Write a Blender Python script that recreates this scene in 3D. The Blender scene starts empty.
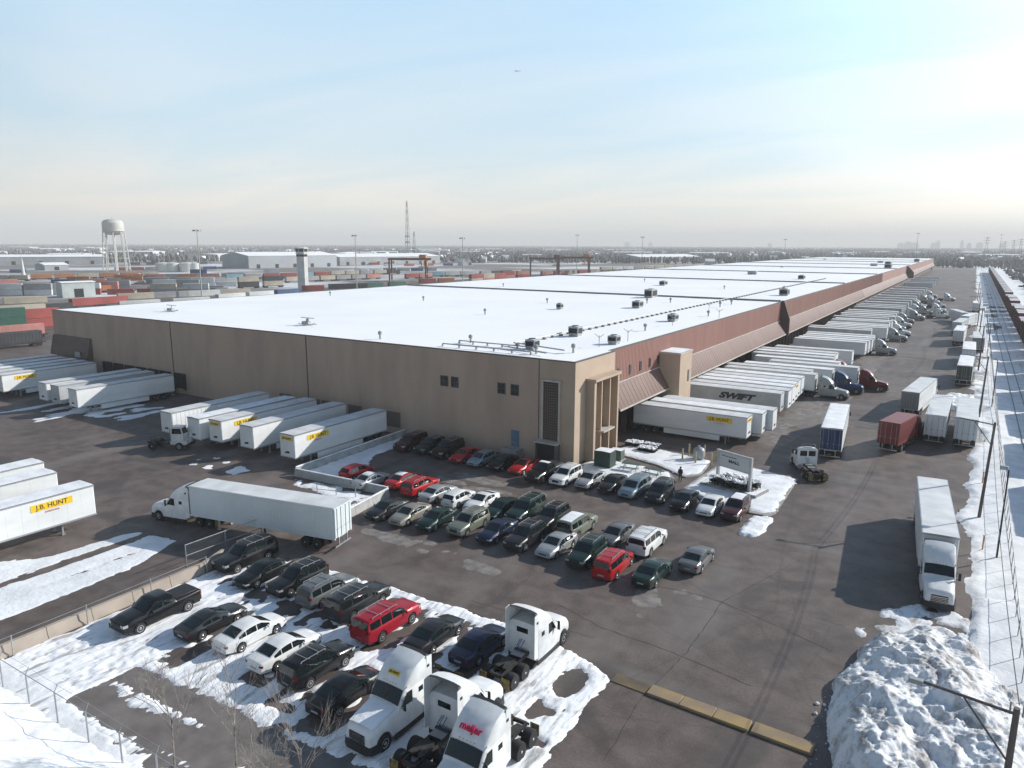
import bpy, math, random
import numpy as np
from mathutils import Vector, Matrix
random.seed(7)
R_=math.radians
scene=bpy.context.scene
col=scene.collection
H=26.5; FPX=720.0; YAW=32.3
PITCH=math.atan((384-244.3)/FPX); ROLL=math.atan(0.0045)
# ------------------------------------------------------------------ camera
def basis():
    y=R_(YAW); hd=Vector((-math.sin(y),math.cos(y),0)); rt=Vector((math.cos(y),math.sin(y),0)); up=Vector((0,0,1))
    F=hd*math.cos(PITCH)-up*math.sin(PITCH); U=hd*math.sin(PITCH)+up*math.cos(PITCH)
    return F,rt*math.cos(ROLL)+U*math.sin(ROLL),-rt*math.sin(ROLL)+U*math.cos(ROLL)
CF,CR,CU=basis()
cam=bpy.data.cameras.new('camera'); camo=bpy.data.objects.new('camera',cam); col.objects.link(camo)
m=Matrix((CR,CU,-CF)).transposed().to_4x4(); m.translation=Vector((0,0,H)); camo.matrix_world=m
cam.sensor_width=36; cam.lens=36*FPX/1024; cam.clip_start=.5; cam.clip_end=30000
scene.camera=camo
def at(px,py,z=0.0):
    "ground point (metres) measured on the photograph"
    d=CF+CR*((px-512)/FPX)-CU*((py-384)/FPX); t=(z-H)/d.z
    return (d.x*t,d.y*t)
# ------------------------------------------------------------------ materials
MATS={}
def mat(name,c,rough=.7,metal=0,var=0.0,scale=1.0,bump=0.0,bscale=None,coat=0,c2=None,detail=4,stretch=None,spec=.5,pos=(.35,.65),nrough=.5):
    if name in MATS: return MATS[name]
    m=bpy.data.materials.new(name); m.use_nodes=True; n=m.node_tree.nodes; l=m.node_tree.links
    b=n['Principled BSDF']; b.inputs['Roughness'].default_value=rough; b.inputs['Metallic'].default_value=metal
    b.inputs['Coat Weight'].default_value=coat; b.inputs['Coat Roughness'].default_value=.08; b.inputs['Specular IOR Level'].default_value=spec
    b.inputs['Base Color'].default_value=(*c,1)
    if var or c2 or bump:
        tc=n.new('ShaderNodeTexCoord'); mp=n.new('ShaderNodeMapping'); l.new(tc.outputs['Object'],mp.inputs['Vector'])
        if stretch: mp.inputs['Scale'].default_value=stretch
        no=n.new('ShaderNodeTexNoise'); no.inputs['Scale'].default_value=scale; no.inputs['Detail'].default_value=detail; no.inputs['Roughness'].default_value=nrough
        l.new(mp.outputs['Vector'],no.inputs['Vector'])
        if var or c2:
            r=n.new('ShaderNodeValToRGB'); l.new(no.outputs['Fac'],r.inputs['Fac'])
            r.color_ramp.elements[0].position=pos[0]; r.color_ramp.elements[1].position=pos[1]
            d=c2 if c2 else tuple(x*(1-var) for x in c); u=c if c2 else tuple(min(1,x*(1+var*.6)) for x in c)
            r.color_ramp.elements[0].color=(*d,1); r.color_ramp.elements[1].color=(*u,1)
            l.new(r.outputs['Color'],b.inputs['Base Color'])
        if bump:
            nb=n.new('ShaderNodeTexNoise'); nb.inputs['Scale'].default_value=bscale or scale*4; nb.inputs['Detail'].default_value=5
            l.new(mp.outputs['Vector'],nb.inputs['Vector'])
            bu=n.new('ShaderNodeBump'); bu.inputs['Strength'].default_value=bump; bu.inputs['Distance'].default_value=.1
            l.new(nb.outputs['Fac'],bu.inputs['Height']); l.new(bu.outputs['Normal'],b.inputs['Normal'])
    MATS[name]=m; return m
def paint(name,c,metal=.35,rough=.30):
    # road-salted winter car paint
    return mat('paint_'+name,c,rough=rough,metal=metal*.6,coat=.22,spec=.3,c2=tuple(min(1,x*.85+.006) for x in c),scale=1.6,detail=6)
glassm=mat('car_glass',(.008,.014,.015),rough=.04,spec=.6)
rubber=mat('rubber',(.018,.018,.019),rough=.85,var=.3,scale=6)
alloy=mat('alloy',(.42,.43,.44),rough=.35,metal=.8)
chrome=mat('chrome',(.6,.6,.61),rough=.22,metal=1)
blackpl=mat('black_plastic',(.02,.02,.022),rough=.6,var=.2,scale=8)
frame_m=mat('truck_frame',(.03,.028,.027),rough=.7,var=.4,scale=3)
lampw=mat('lamp_lens',(.34,.36,.37),rough=.12)
whitep=mat('white_plastic',(.66,.67,.67),rough=.4)
redlens=mat('red_lens',(.16,.008,.010),rough=.22)
snow=mat('snow',(.86,.87,.885),rough=.8,c2=(.70,.71,.72),scale=.5,bump=.45,bscale=3.0,detail=8)
lotsnow=mat('lot_snow',(.87,.875,.885),rough=.8,c2=(.42,.41,.40),scale=1.1,bump=.7,bscale=2.4,detail=12,stretch=(1.6,.36,1),pos=(.36,.47),nrough=.62)
snowroof=mat('roof_snow',(.91,.91,.905),rough=.8,c2=(.85,.85,.85),scale=.05,bump=.12,bscale=.8)
dirtysnow=mat('dirty_snow',(.74,.755,.77),rough=.85,c2=(.30,.275,.255),scale=.8,bump=.4,bscale=7,detail=15,pos=(.37,.53),stretch=(1.2,.6,1),nrough=.72)
alum=mat('aluminium',(.45,.46,.47),rough=.45,metal=.6)
white_tr=mat('trailer_white',(.74,.75,.75),rough=.45,c2=(.62,.63,.62),scale=.35,detail=7,stretch=(1,.5,1.6))
grey_tr=mat('trailer_grey',(.47,.49,.50),rough=.5,c2=(.38,.39,.39),scale=.4,detail=7)
rooft=mat('trailer_roof',(.70,.71,.71),rough=.6,c2=(.56,.56,.56),scale=.5,detail=6)
yellow=mat('yellow_decal',(.78,.50,.02),rough=.5)
blackdec=mat('black_decal',(.02,.02,.025),rough=.5)
reddec=mat('red_decal',(.55,.06,.05),rough=.5)
yellowdirt=mat('mud_flap_yellow',(.34,.25,.07),rough=.9,c2=(.08,.07,.05),scale=4)
steelg=mat('galvanised',(.36,.37,.38),rough=.5,metal=.5,var=.15,scale=3)
woodpole=mat('pole_wood',(.13,.11,.10),rough=.9,var=.3,scale=2,stretch=(3,3,.3))
# ------------------------------------------------------------------ mesh builder
class MB:
    def __init__(s): s.v=[]; s.f=[]; s.sm=[]
    def add(s,vs,fs,smooth=False):
        o=len(s.v); s.v+= [tuple(q) for q in vs]; s.f+=[tuple(o+i for i in f) for f in fs]; s.sm+=[smooth]*len(fs); return s
    def box(s,c,d,rz=0):
        x,y,z=c; a,b,h=d[0]/2,d[1]/2,d[2]/2; ca,sa=math.cos(rz),math.sin(rz)
        vs=[]
        for dz in (-h,h):
            for dx,dy in ((-a,-b),(a,-b),(a,b),(-a,b)): vs.append((x+dx*ca-dy*sa,y+dx*sa+dy*ca,z+dz))
        return s.add(vs,[(3,2,1,0),(4,5,6,7),(0,1,5,4),(1,2,6,5),(2,3,7,6),(3,0,4,7)])
    def bx(s,x0,x1,y0,y1,z0,z1): return s.box(((x0+x1)/2,(y0+y1)/2,(z0+z1)/2),(x1-x0,y1-y0,z1-z0))
    def cbox(s,x0,x1,y0,y1,z0,z1,c=.04):
        # box chamfered along its vertical and top edges
        def ring(i,z): return [(x0+i,y0+c,z),(x0+c,y0+i,z),(x1-c,y0+i,z),(x1-i,y0+c,z),(x1-i,y1-c,z),(x1-c,y1-i,z),(x0+c,y1-i,z),(x0+i,y1-c,z)]
        return s.loft([ring(0,z0),ring(0,z1-c),ring(c*.8,z1)])
    def loft(s,rings,caps=True,smooth=False):
        n=len(rings[0]); vs=[p for r in rings for p in r]; fs=[]
        for k in range(len(rings)-1):
            for i in range(n):
                j=(i+1)%n; fs.append((k*n+i,k*n+j,(k+1)*n+j,(k+1)*n+i))
        o=len(s.f)
        if caps: fs+=[tuple(range(n))[::-1],tuple((len(rings)-1)*n+i for i in range(n))]
        s.add(vs,fs,smooth)
        if caps: s.sm[-1]=False; s.sm[-2]=False
        return s
    def grid(s,rows,smooth=True):
        n=len(rows[0]); vs=[p for r in rows for p in r]
        fs=[(k*n+i,k*n+i+1,(k+1)*n+i+1,(k+1)*n+i) for k in range(len(rows)-1) for i in range(n-1)]
        return s.add(vs,fs,smooth)
    def cyl(s,a,b,r,n=10,r2=None,smooth=True):
        a=Vector(a); b=Vector(b); d=(b-a).normalized(); u=d.orthogonal().normalized(); w=d.cross(u); r2=r if r2 is None else r2
        rg=lambda p,q:[tuple(p+(u*math.cos(2*math.pi*i/n)+w*math.sin(2*math.pi*i/n))*q) for i in range(n)]
        return s.loft([rg(a,r),rg(b,r2)],smooth=smooth)
    def quad(s,*p): return s.add(p,[tuple(range(len(p)))])
    def prism(s,poly,a0,a1,axis='x'):
        f={'x':lambda u,v,w:(w,u,v),'y':lambda u,v,w:(u,w,v),'z':lambda u,v,w:(u,v,w)}[axis]
        return s.loft([[f(u,v,a0) for u,v in poly],[f(u,v,a1) for u,v in poly]])
    def build(s,name,m,parent=None):
        me=bpy.data.meshes.new(name); me.from_pydata(s.v,[],s.f); me.validate()
        if len(me.polygons)==len(s.sm): me.polygons.foreach_set('use_smooth',s.sm)
        import bmesh
        b=bmesh.new(); b.from_mesh(me); bmesh.ops.recalc_face_normals(b,faces=b.faces); b.to_mesh(me); b.free()
        me.set_sharp_from_angle(angle=R_(38))
        me.materials.append(m)
        o=bpy.data.objects.new(name,me); col.objects.link(o)
        if parent: o.parent=parent
        return o
KIDS={}
def text(parent,s,size,mt,loc,rot,name='lettering',depth=.006,shear=0,bold=0,sx=1):
    c=bpy.data.curves.new('t','FONT'); c.body=s; c.size=size; c.extrude=depth; c.align_x='CENTER'; c.align_y='CENTER'; c.shear=shear; c.offset=bold
    o=bpy.data.objects.new('t',c); col.objects.link(o); dg=bpy.context.evaluated_depsgraph_get()
    me=bpy.data.meshes.new_from_object(o.evaluated_get(dg)); bpy.data.objects.remove(o)
    me.materials.clear(); me.materials.append(mt); q=bpy.data.objects.new(name,me); col.objects.link(q)
    q.parent=parent; q.location=loc; q.rotation_euler=rot; q.scale=(sx,1,1); return q
def empty(name,loc=(0,0,0),rz=0):
    o=bpy.data.objects.new(name,None); o.empty_display_size=.3; col.objects.link(o); o.location=loc; o.rotation_euler=(0,0,rz); return o
def tag(o,label=None,cat=None,group=None,kind=None):
    if label: o['label']=label
    if cat: o['category']=cat
    if group: o['group']=group
    if kind: o['kind']=kind
    return o
def copy_tree(o,parent=None):
    c=o.copy(); col.objects.link(c)
    if parent: c.parent=parent
    for ch in [x for x in CH.get(o.name,[])]: copy_tree(ch,c)
    return c
CH={}
def index_children():
    CH.clear()
    for o in bpy.data.objects:
        if o.parent: CH.setdefault(o.parent.name,[]).append(o)
def struct(mb,name,m): return tag(mb.build(name,m),kind='structure')
# ------------------------------------------------------------------ numpy noise
_rng=np.random.RandomState(3); _T=_rng.rand(256,256)
def vnoise(x,y):
    xi=np.floor(x).astype(int); yi=np.floor(y).astype(int); fx=x-xi; fy=y-yi; fx=fx*fx*(3-2*fx); fy=fy*fy*(3-2*fy)
    g=lambda a,b:_T[a%256,b%256]
    return (g(xi,yi)*(1-fx)+g(xi+1,yi)*fx)*(1-fy)+(g(xi,yi+1)*(1-fx)+g(xi+1,yi+1)*fx)*fy
def fbm(x,y,o=4):
    s=0;a=.5;t=0
    for k in range(o): s=s+a*vnoise(x*2**k+17*k,y*2**k+31*k); t+=a; a*=.5
    return s/t
def inpoly(x,y,poly):
    r=np.zeros(x.shape,bool); n=len(poly)
    for i in range(n):
        x0,y0=poly[i]; x1,y1=poly[(i+1)%n]
        c=((y0>y)!=(y1>y)); xs=(x1-x0)*(y-y0)/((y1-y0) if y1!=y0 else 1e-9)+x0
        r^= c&(x<xs)
    return r
def sheet(name,x0,x1,y0,y1,step,fn,m,kind='structure',z0=0.0):
    "height-field sheet; fn(x,y)->z, cells where z is nan/<=0 are left open"
    xs=np.arange(x0,x1+step*.5,step); ys=np.arange(y0,y1+step*.5,step); X,Y=np.meshgrid(xs,ys); Z=fn(X,Y)
    nx=len(xs); ny=len(ys)
    M=(Z>0).astype(float); B=M.copy()
    for _ in range(4):
        Pd=np.pad(B,1,mode='edge'); B=sum(Pd[a:a+B.shape[0],b:b+B.shape[1]] for a in (0,1,2) for b in (0,1,2))/9
    Zf=np.where(Z>0,Z,min(.08,max(.004,float(np.median(Z[Z>0])) if (Z>0).any() else .05)))
    q_=.13/max(step,.13); Z=Zf*np.clip((B-.5)*3.0+((fbm(X*3.2*q_,Y*1.1*q_,3)-.5)*1.7+(fbm(X*7*q_+5,Y*3*q_,2)-.5)*1.3)*(B<.97),-1,1)
    ok=Z>-.9*Zf
    pos=Z>0
    c=(ok[:-1,:-1]&ok[1:,:-1]&ok[:-1,1:]&ok[1:,1:])&(pos[:-1,:-1]|pos[1:,:-1]|pos[:-1,1:]|pos[1:,1:])
    ii,jj=np.nonzero(c); a=ii*nx+jj; quads=np.stack([a,a+1,a+nx+1,a+nx],1)
    used=np.unique(quads); mp=np.full(nx*ny,-1); mp[used]=np.arange(len(used)); V=np.stack([X.ravel(),Y.ravel(),Z.ravel()+z0],1)[used]
    me=bpy.data.meshes.new(name); me.from_pydata(V.tolist(),[],mp[quads].tolist()); me.polygons.foreach_set('use_smooth',[True]*len(me.polygons)); me.materials.append(m)
    o=bpy.data.objects.new(name,me); col.objects.link(o); return tag(o,kind=kind)
# ------------------------------------------------------------------ wheels
def wheel(parent,x,y,r,w,rimr=.62,rm=None,dual=False,name='wheel'):
    s=1 if x>0 else -1
    mb=MB(); 
    n=20
    def ring(rr,xx): return [(xx,y+rr*math.cos(2*math.pi*i/n),r+rr*math.sin(2*math.pi*i/n)) for i in range(n)]
    o=w/2
    prof=[(rimr*r,-o),(r*.94,-o),(r,-o*.7),(r,o*.7),(r*.94,o),(rimr*r,o)]
    mb.loft([ring(a,x+b) for a,b in prof],smooth=True)
    t=mb.build(name,rubber,parent)
    d=MB(); fx=x+s*(o+.004) if not dual else x+s*(o-.07)
    d.loft([ring(rimr*r*.99,x+s*o*.5),ring(rimr*r*.99,fx),ring(rimr*r*.82,fx+s*.005),ring(rimr*r*.55,fx-s*.03),ring(rimr*r*.2,fx+s*(.03 if not dual else .09))],smooth=False)
    d.build('rim',rm or alloy,t)
    return t
# ------------------------------------------------------------------ cars
class Prof:
    def __init__(s,L,W,top,belt,wb,r,zl=.24,tumble=.42,taper=.17,off=0.0):
        s.L,s.W,s.top,s.belt,s.wb,s.r,s.zl,s.tumble,s.taper=L,W,top,belt,wb,r,zl,tumble,taper
        s.ax=(off-wb/2,off+wb/2)
    def lin(s,tab,y):
        if y<=tab[0][0]: return tab[0][1]
        for (a,b),(c,d) in zip(tab,tab[1:]):
            if y<=c: return b+(d-b)*(y-a)/(c-a) if c>a else d
        return tab[-1][1]
    def zt(s,y): return s.lin(s.top,y)
    def w(s,y):
        u=abs(y)/(s.L/2); return s.W/2*(1-s.taper*max(0,u)**5)
    def zlow(s,y):
        z=s.zl
        for a in s.ax:
            R=s.r+.055; d=abs(y-a)
            if d<=R+1e-6: z=max(z,s.r+math.sqrt(max(0,R*R-d*d)))
        e=s.L/2-abs(y)
        if e<.5: z=max(z,s.zl+.1*(1-e/.5))
        return z
    def ring(s,y):
        w=s.w(y); zt=s.zt(y); zb=min(s.lin(s.belt,y),zt-.03); zl=min(s.zlow(y),zb-.12)
        c=zt-zb; k=min(1,c/.3)
        outer=w*(.93-.05*(1-k))-s.tumble*max(0,c)*.62*(1 if c>.1 else .3)
        h=[(w*.9,zl),(w*.985,zl+.05),(w,zl+.55*(zb-zl)),(w*.985,zb-.06),(w*.945,zb),(outer,zt-.055*k-.002),(outer-.10*k-.04,zt+.004),(outer*.45,zt+.022),(0,zt+.03)]
        return h
    def stations(s):
        ys={-s.L/2,s.L/2}
        for a,_ in s.top+s.belt:
            if -s.L/2<=a<=s.L/2: ys.add(a)
        for a in s.ax:
            R=s.r+.055
            for k in range(9): ys.add(a+R*math.cos(math.pi*k/8))
            ys.add(a+R+.02); ys.add(a-R-.02)
        for k in range(1,24): ys.add(-s.L/2+s.L*k/24)
        for e in (.06,.18,.35): ys.add(s.L/2-e); ys.add(-s.L/2+e)
        ys=sorted(ys); out=[ys[0]]
        for q in ys[1:]:
            if q-out[-1]>.012: out.append(q)
        return out
def make_car(name,P,pm,panes,rails=False,bed=None,roofsnow=None,spec=None,cap=None):
    root=empty(name)
    b=MB(); rings=[]
    for y in P.stations():
        h=P.ring(y); rings.append([(x,y,z) for x,z in h]+[(-x,y,z) for x,z in h[-2::-1]])
    b.loft(rings,smooth=True)
    u=MB(); u.bx(-P.W/2+.14,P.W/2-.14,-P.L/2+.1,P.L/2-.1,P.zl-.04,P.zl+.42); u.build('underbody',blackpl,root)
    body=b.build('body',pm,root)
    # screens
    def screen(nm,y0,y1,inset=.93):
        rows=[]
        for k in range(5):
            y=y0+(y1-y0)*k/4; h=P.ring(y); r=h[5:]
            pts=[(x*inset,y,z) for x,z in r]; full=pts+[(-x,yy,z) for x,yy,z in pts[-2::-1]]
            s=1 if y1>y0 else -1
            rows.append([(x,yy+.008*(1 if y0>0 or nm=='windscreen' else -1),z+.014) for x,yy,z in full])
        MB().grid(rows).build(nm,glassm,root)
    wy=spec['ws']; screen('windscreen',wy[0],wy[1])
    if spec.get('rw'): screen('rear_window',*spec['rw'])
    if spec.get('hatch'):   # upright rear glass
        y0,y1,z0,z1=spec['hatch']; hw=P.w(y0)*.74
        MB().grid([[( -hw,y0-.02,z0),(hw,y0-.02,z0)],[(-hw*.9,y1-.02,z1),(hw*.9,y1-.02,z1)]]).build('rear_window',glassm,root)
    for sgn in (1,-1):
        for a,c in panes:
            rows=[]
            for k in range(6):
                y=a+(c-a)*k/5; h=P.ring(y); (x4,z4),(x5,z5)=h[4],h[5]
                f=lambda t:(sgn*(x4+(x5-x4)*t+.012),y,z4+(z5-z4)*t+.004)
                rows.append([f(.12),f(.9)])
            MB().grid(rows).build('side_window',glassm,root)
        for ax in P.ax: wheel(root,sgn*(P.W/2-.115),ax,P.r,.215)
        # lamps wrap round the corners
        for e,nm,mt,z0,z1,xi,ly in ((1,'headlight',lampw,*spec['hl'],.60,.30),(-1,'taillight',redlens,*spec['tl'],.74,.13)):
            L2=P.L/2; we=P.w(L2)
            pl=[(sgn*we*xi,e*(L2+.012)),(sgn*(we*.985),e*(L2+.012)),(sgn*(P.w(L2-ly/2)+.008),e*(L2-ly/2)),(sgn*(P.w(L2-ly)+.008),e*(L2-ly))]
            MB().grid([[(x,y,z0) for x,y in pl],[(x*.985,y,z1) for x,y in pl]]).build(nm,mt,root)
        mm=MB(); my=wy[1]-.42*(wy[1]-wy[0]) if False else spec['mir']; mm.cbox(*sorted((sgn*(P.W/2+.02),sgn*(P.W/2+.2))),my-.06,my+.06,spec['mz'],spec['mz']+.15,.02); mm.build('mirror',pm,root)
    L2=P.L/2; we=P.w(L2)
    MB().grid([[(-we*.5,L2+.012,spec['gz'][0]),(we*.5,L2+.012,spec['gz'][0])],[(-we*.5,L2+.01,spec['gz'][1]),(we*.5,L2+.01,spec['gz'][1])]]).build('grille',blackpl,root)
    MB().bx(-.27,.27,-L2-.02,-L2,.62 if P.zt(-L2)>.9 else .5,.74 if P.zt(-L2)>.9 else .62).build('licence_plate',lampw,root)
    for e in (1,-1):
        MB().cbox(-we*.93,we*.93,*sorted((e*(L2-.05),e*(L2+.035))),P.zl+.1,P.zl+.27,.02).build('bumper',blackpl if spec.get('blackb') else pm,root)
    if rails:
        rr=MB(); a,c=rails
        for sgn in (1,-1):
            h=P.ring((a+c)/2); x=h[6][0]*sgn; z=P.zt((a+c)/2)+.07
            rr.bx(x-.02,x+.02,a,c,z,z+.03)
            for k in range(4): yy=a+(c-a)*k/3; rr.bx(x-.02,x+.02,yy-.03,yy+.03,z-.09,z)
        for k in (0.25,.75): yy=a+(c-a)*k; rr.bx(-h[6][0],h[6][0],yy-.02,yy+.02,z+.001,z+.025)
        rr.build('roof_rack',steelg if rails else blackpl,root)
    if bed:
        a,c,z=bed; hw=P.w((a+c)/2)*.80
        MB().cbox(-hw,hw,a,c,z-.05,z+.055,.02).build('bed_cover',blackpl,root)
    if cap:
        a,c=cap; rows=[]
        for k in range(7):
            y=a+(c-a)*k/6; h=P.ring(y)[6:]; pts=[(x*.95*(1-.06*random.random()),y,z+.05*(1 if 0<k<6 else .3)) for x,z in h]; rows.append(pts+[(-x,yy,zz) for x,yy,zz in pts[-2::-1]])
        MB().grid(rows).build('snow_cover',snow,root)
    return root
SPEC={}
def kinds():
    K={}
    K['sedan']=dict(P=Prof(4.85,1.86,[(-2.425,.84),(-2.36,1.0),(-1.80,1.06),(-1.72,1.07),(-.98,1.38),(-.5,1.45),(0,1.46),(.38,1.42),(1.22,1.02),(1.9,.92),(2.3,.78),(2.425,.66)],[(-2.4,.92),(-1.7,.96),(1.2,.90),(2.4,.66)],2.8,.335,off=.05),
        panes=[(-1.45,-.92),(-.86,-.08),(.0,.95)],spec=dict(ws=(.44,1.18),rw=(-1.02,-1.68),hl=(.58,.70),tl=(.72,.86),mir=.72,mz=.93,gz=(.4,.62)))
    K['coupe']=dict(P=Prof(4.75,1.88,[(-2.375,.82),(-2.3,.98),(-1.9,1.03),(-1.0,1.28),(-.4,1.38),(.0,1.38),(1.0,.99),(1.9,.90),(2.3,.76),(2.375,.62)],[(-2.4,.90),(1.0,.88),(2.4,.64)],2.75,.345,off=.05),
        panes=[(-1.2,-.55),(-.48,.72)],spec=dict(ws=(.08,.95),rw=(-.98,-1.82),hl=(.56,.66),tl=(.72,.84),mir=.5,mz=.9,gz=(.36,.56)))
    K['hatch']=dict(P=Prof(4.3,1.8,[(-2.15,.8),(-2.12,1.0),(-1.75,1.42),(-1.3,1.49),(-.3,1.53),(.25,1.48),(1.15,1.03),(1.75,.93),(2.1,.78),(2.15,.64)],[(-2.2,.95),(1.2,.92),(2.2,.66)],2.62,.32),
        panes=[(-1.62,-1.0),(-.92,-.15),(-.07,.85)],spec=dict(ws=(.32,1.1),rw=(-1.76,-2.08),hl=(.6,.74),tl=(.85,1.05),mir=.65,mz=.95,gz=(.38,.6)))
    K['suv']=dict(P=Prof(4.85,1.93,[(-2.425,.85),(-2.4,1.12),(-2.2,1.6),(-2.0,1.70),(-1,1.76),(0,1.76),(.35,1.70),(1.12,1.18),(1.9,1.08),(2.3,.98),(2.425,.8)],[(-2.42,1.1),(1.1,1.06),(2.4,.9)],2.85,.37,zl=.3,tumble=.34,taper=.14,off=.05),
        panes=[(-2.1,-1.35),(-1.27,-.4),(-.32,.85)],rails=(-1.7,.15),spec=dict(ws=(.42,1.08),rw=(-2.21,-2.385),hl=(.78,.94),tl=(.98,1.2),mir=.75,mz=1.1,gz=(.55,.85)))
    K['big_suv']=dict(P=Prof(5.25,2.0,[(-2.625,.9),(-2.61,1.25),(-2.5,1.78),(-2.35,1.86),(-1,1.91),(.2,1.90),(.55,1.83),(1.2,1.28),(2.1,1.19),(2.5,1.1),(2.625,.9)],[(-2.62,1.22),(1.2,1.16),(2.6,1.0)],3.0,.40,zl=.34,tumble=.26,taper=.11,off=.05),
        panes=[(-2.38,-1.5),(-1.38,-.42),(-.32,.92)],rails=(-2.0,.3),spec=dict(ws=(.62,1.16),rw=(-2.505,-2.60),hl=(.85,1.05),tl=(1.05,1.3),mir=.85,mz=1.2,gz=(.6,.98)))
    K['minivan']=dict(P=Prof(5.1,1.97,[(-2.55,.85),(-2.52,1.15),(-2.38,1.6),(-2.2,1.70),(-1,1.76),(.2,1.74),(.6,1.66),(1.6,1.12),(2.15,.98),(2.45,.82),(2.55,.66)],[(-2.52,1.06),(1.5,.99),(2.5,.8)],3.05,.34,zl=.24,tumble=.3,taper=.18,off=.05),
        panes=[(-2.25,-1.3),(-1.22,-.2),(-.12,1.15)],rails=(-1.8,.1),spec=dict(ws=(.7,1.52),rw=(-2.385,-2.505),hl=(.68,.84),tl=(.95,1.25),mir=1.0,mz=1.02,gz=(.42,.68)))
    K['pickup']=dict(P=Prof(5.9,2.02,[(-2.95,.9),(-2.94,1.30),(-.93,1.32),(-.90,1.42),(-.74,1.82),(-.6,1.88),(.3,1.90),(.6,1.83),(1.35,1.28),(2.3,1.2),(2.8,1.08),(2.95,.85)],[(-2.94,1.26),(-.9,1.24),(1.3,1.16),(2.9,1.0)],3.65,.41,zl=.40,tumble=.26,taper=.09,off=.02),
        panes=[(-.68,-.02),(.1,1.02)],bed=(-2.82,-1.02,1.32),spec=dict(ws=(.66,1.31),rw=(-.76,-.88),hl=(.85,1.05),tl=(.95,1.25),mir=.95,mz=1.2,gz=(.62,1.02),blackb=False))
    return K
K=kinds()
COL={'black':((.006,.006,.007),.1),'charcoal':((.020,.021,.024),.3),'white':((.72,.72,.71),0),'silver':((.42,.43,.44),.7),'grey':((.16,.165,.17),.55),'red':((.42,.014,.02),.2),'crimson':((.36,.01,.025),.3),'navy':((.018,.026,.06),.4),
 'green':((.012,.035,.03),.4),'maroon':((.07,.02,.022),.35),'olive':((.20,.215,.17),.5),'teal':((.22,.29,.33),.6),'brown':((.09,.07,.06),.4),'blue':((.03,.07,.16),.4),'tan':((.30,.28,.24),.5)}
CARS={}
def car(kind,colr,x,y,rz,label,group,snowcap=False):
    key=(kind,colr,snowcap)
    if key not in CARS:
        k=K[kind]; c,me=COL[colr]; nm={'suv':'sport_utility_car','big_suv':'large_sport_utility_car','sedan':'sedan_car','coupe':'coupe_car','hatch':'hatchback_car','minivan':'minivan','pickup':'pickup_truck'}[kind]
        cap=None
        if snowcap: cap={'sedan':(-.9,.2),'suv':(-1.9,.1),'big_suv':(-2.2,.3),'minivan':(-2.1,.3),'hatch':(-1.4,.1),'coupe':(-.5,0),'pickup':(-.5,.2)}[kind]
        o=make_car(nm,k['P'],paint(colr,c,me),k['panes'],rails=k.get('rails') if not snowcap else False,bed=k.get('bed'),spec=k['spec'],cap=cap)
        CARS[key]=o; index_children()
    else: o=copy_tree(CARS[key])
    o.location=(x,y,.012); o.rotation_euler=(0,0,R_(rz)); tag(o,label,'pickup truck' if kind=='pickup' else ('minivan' if kind=='minivan' else 'car'),group)
    return o
HAZE=.00024; SKYS=.10; SUNE=5.0; EXPO=0.22; CLO=9.8; CHI=26.0
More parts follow.
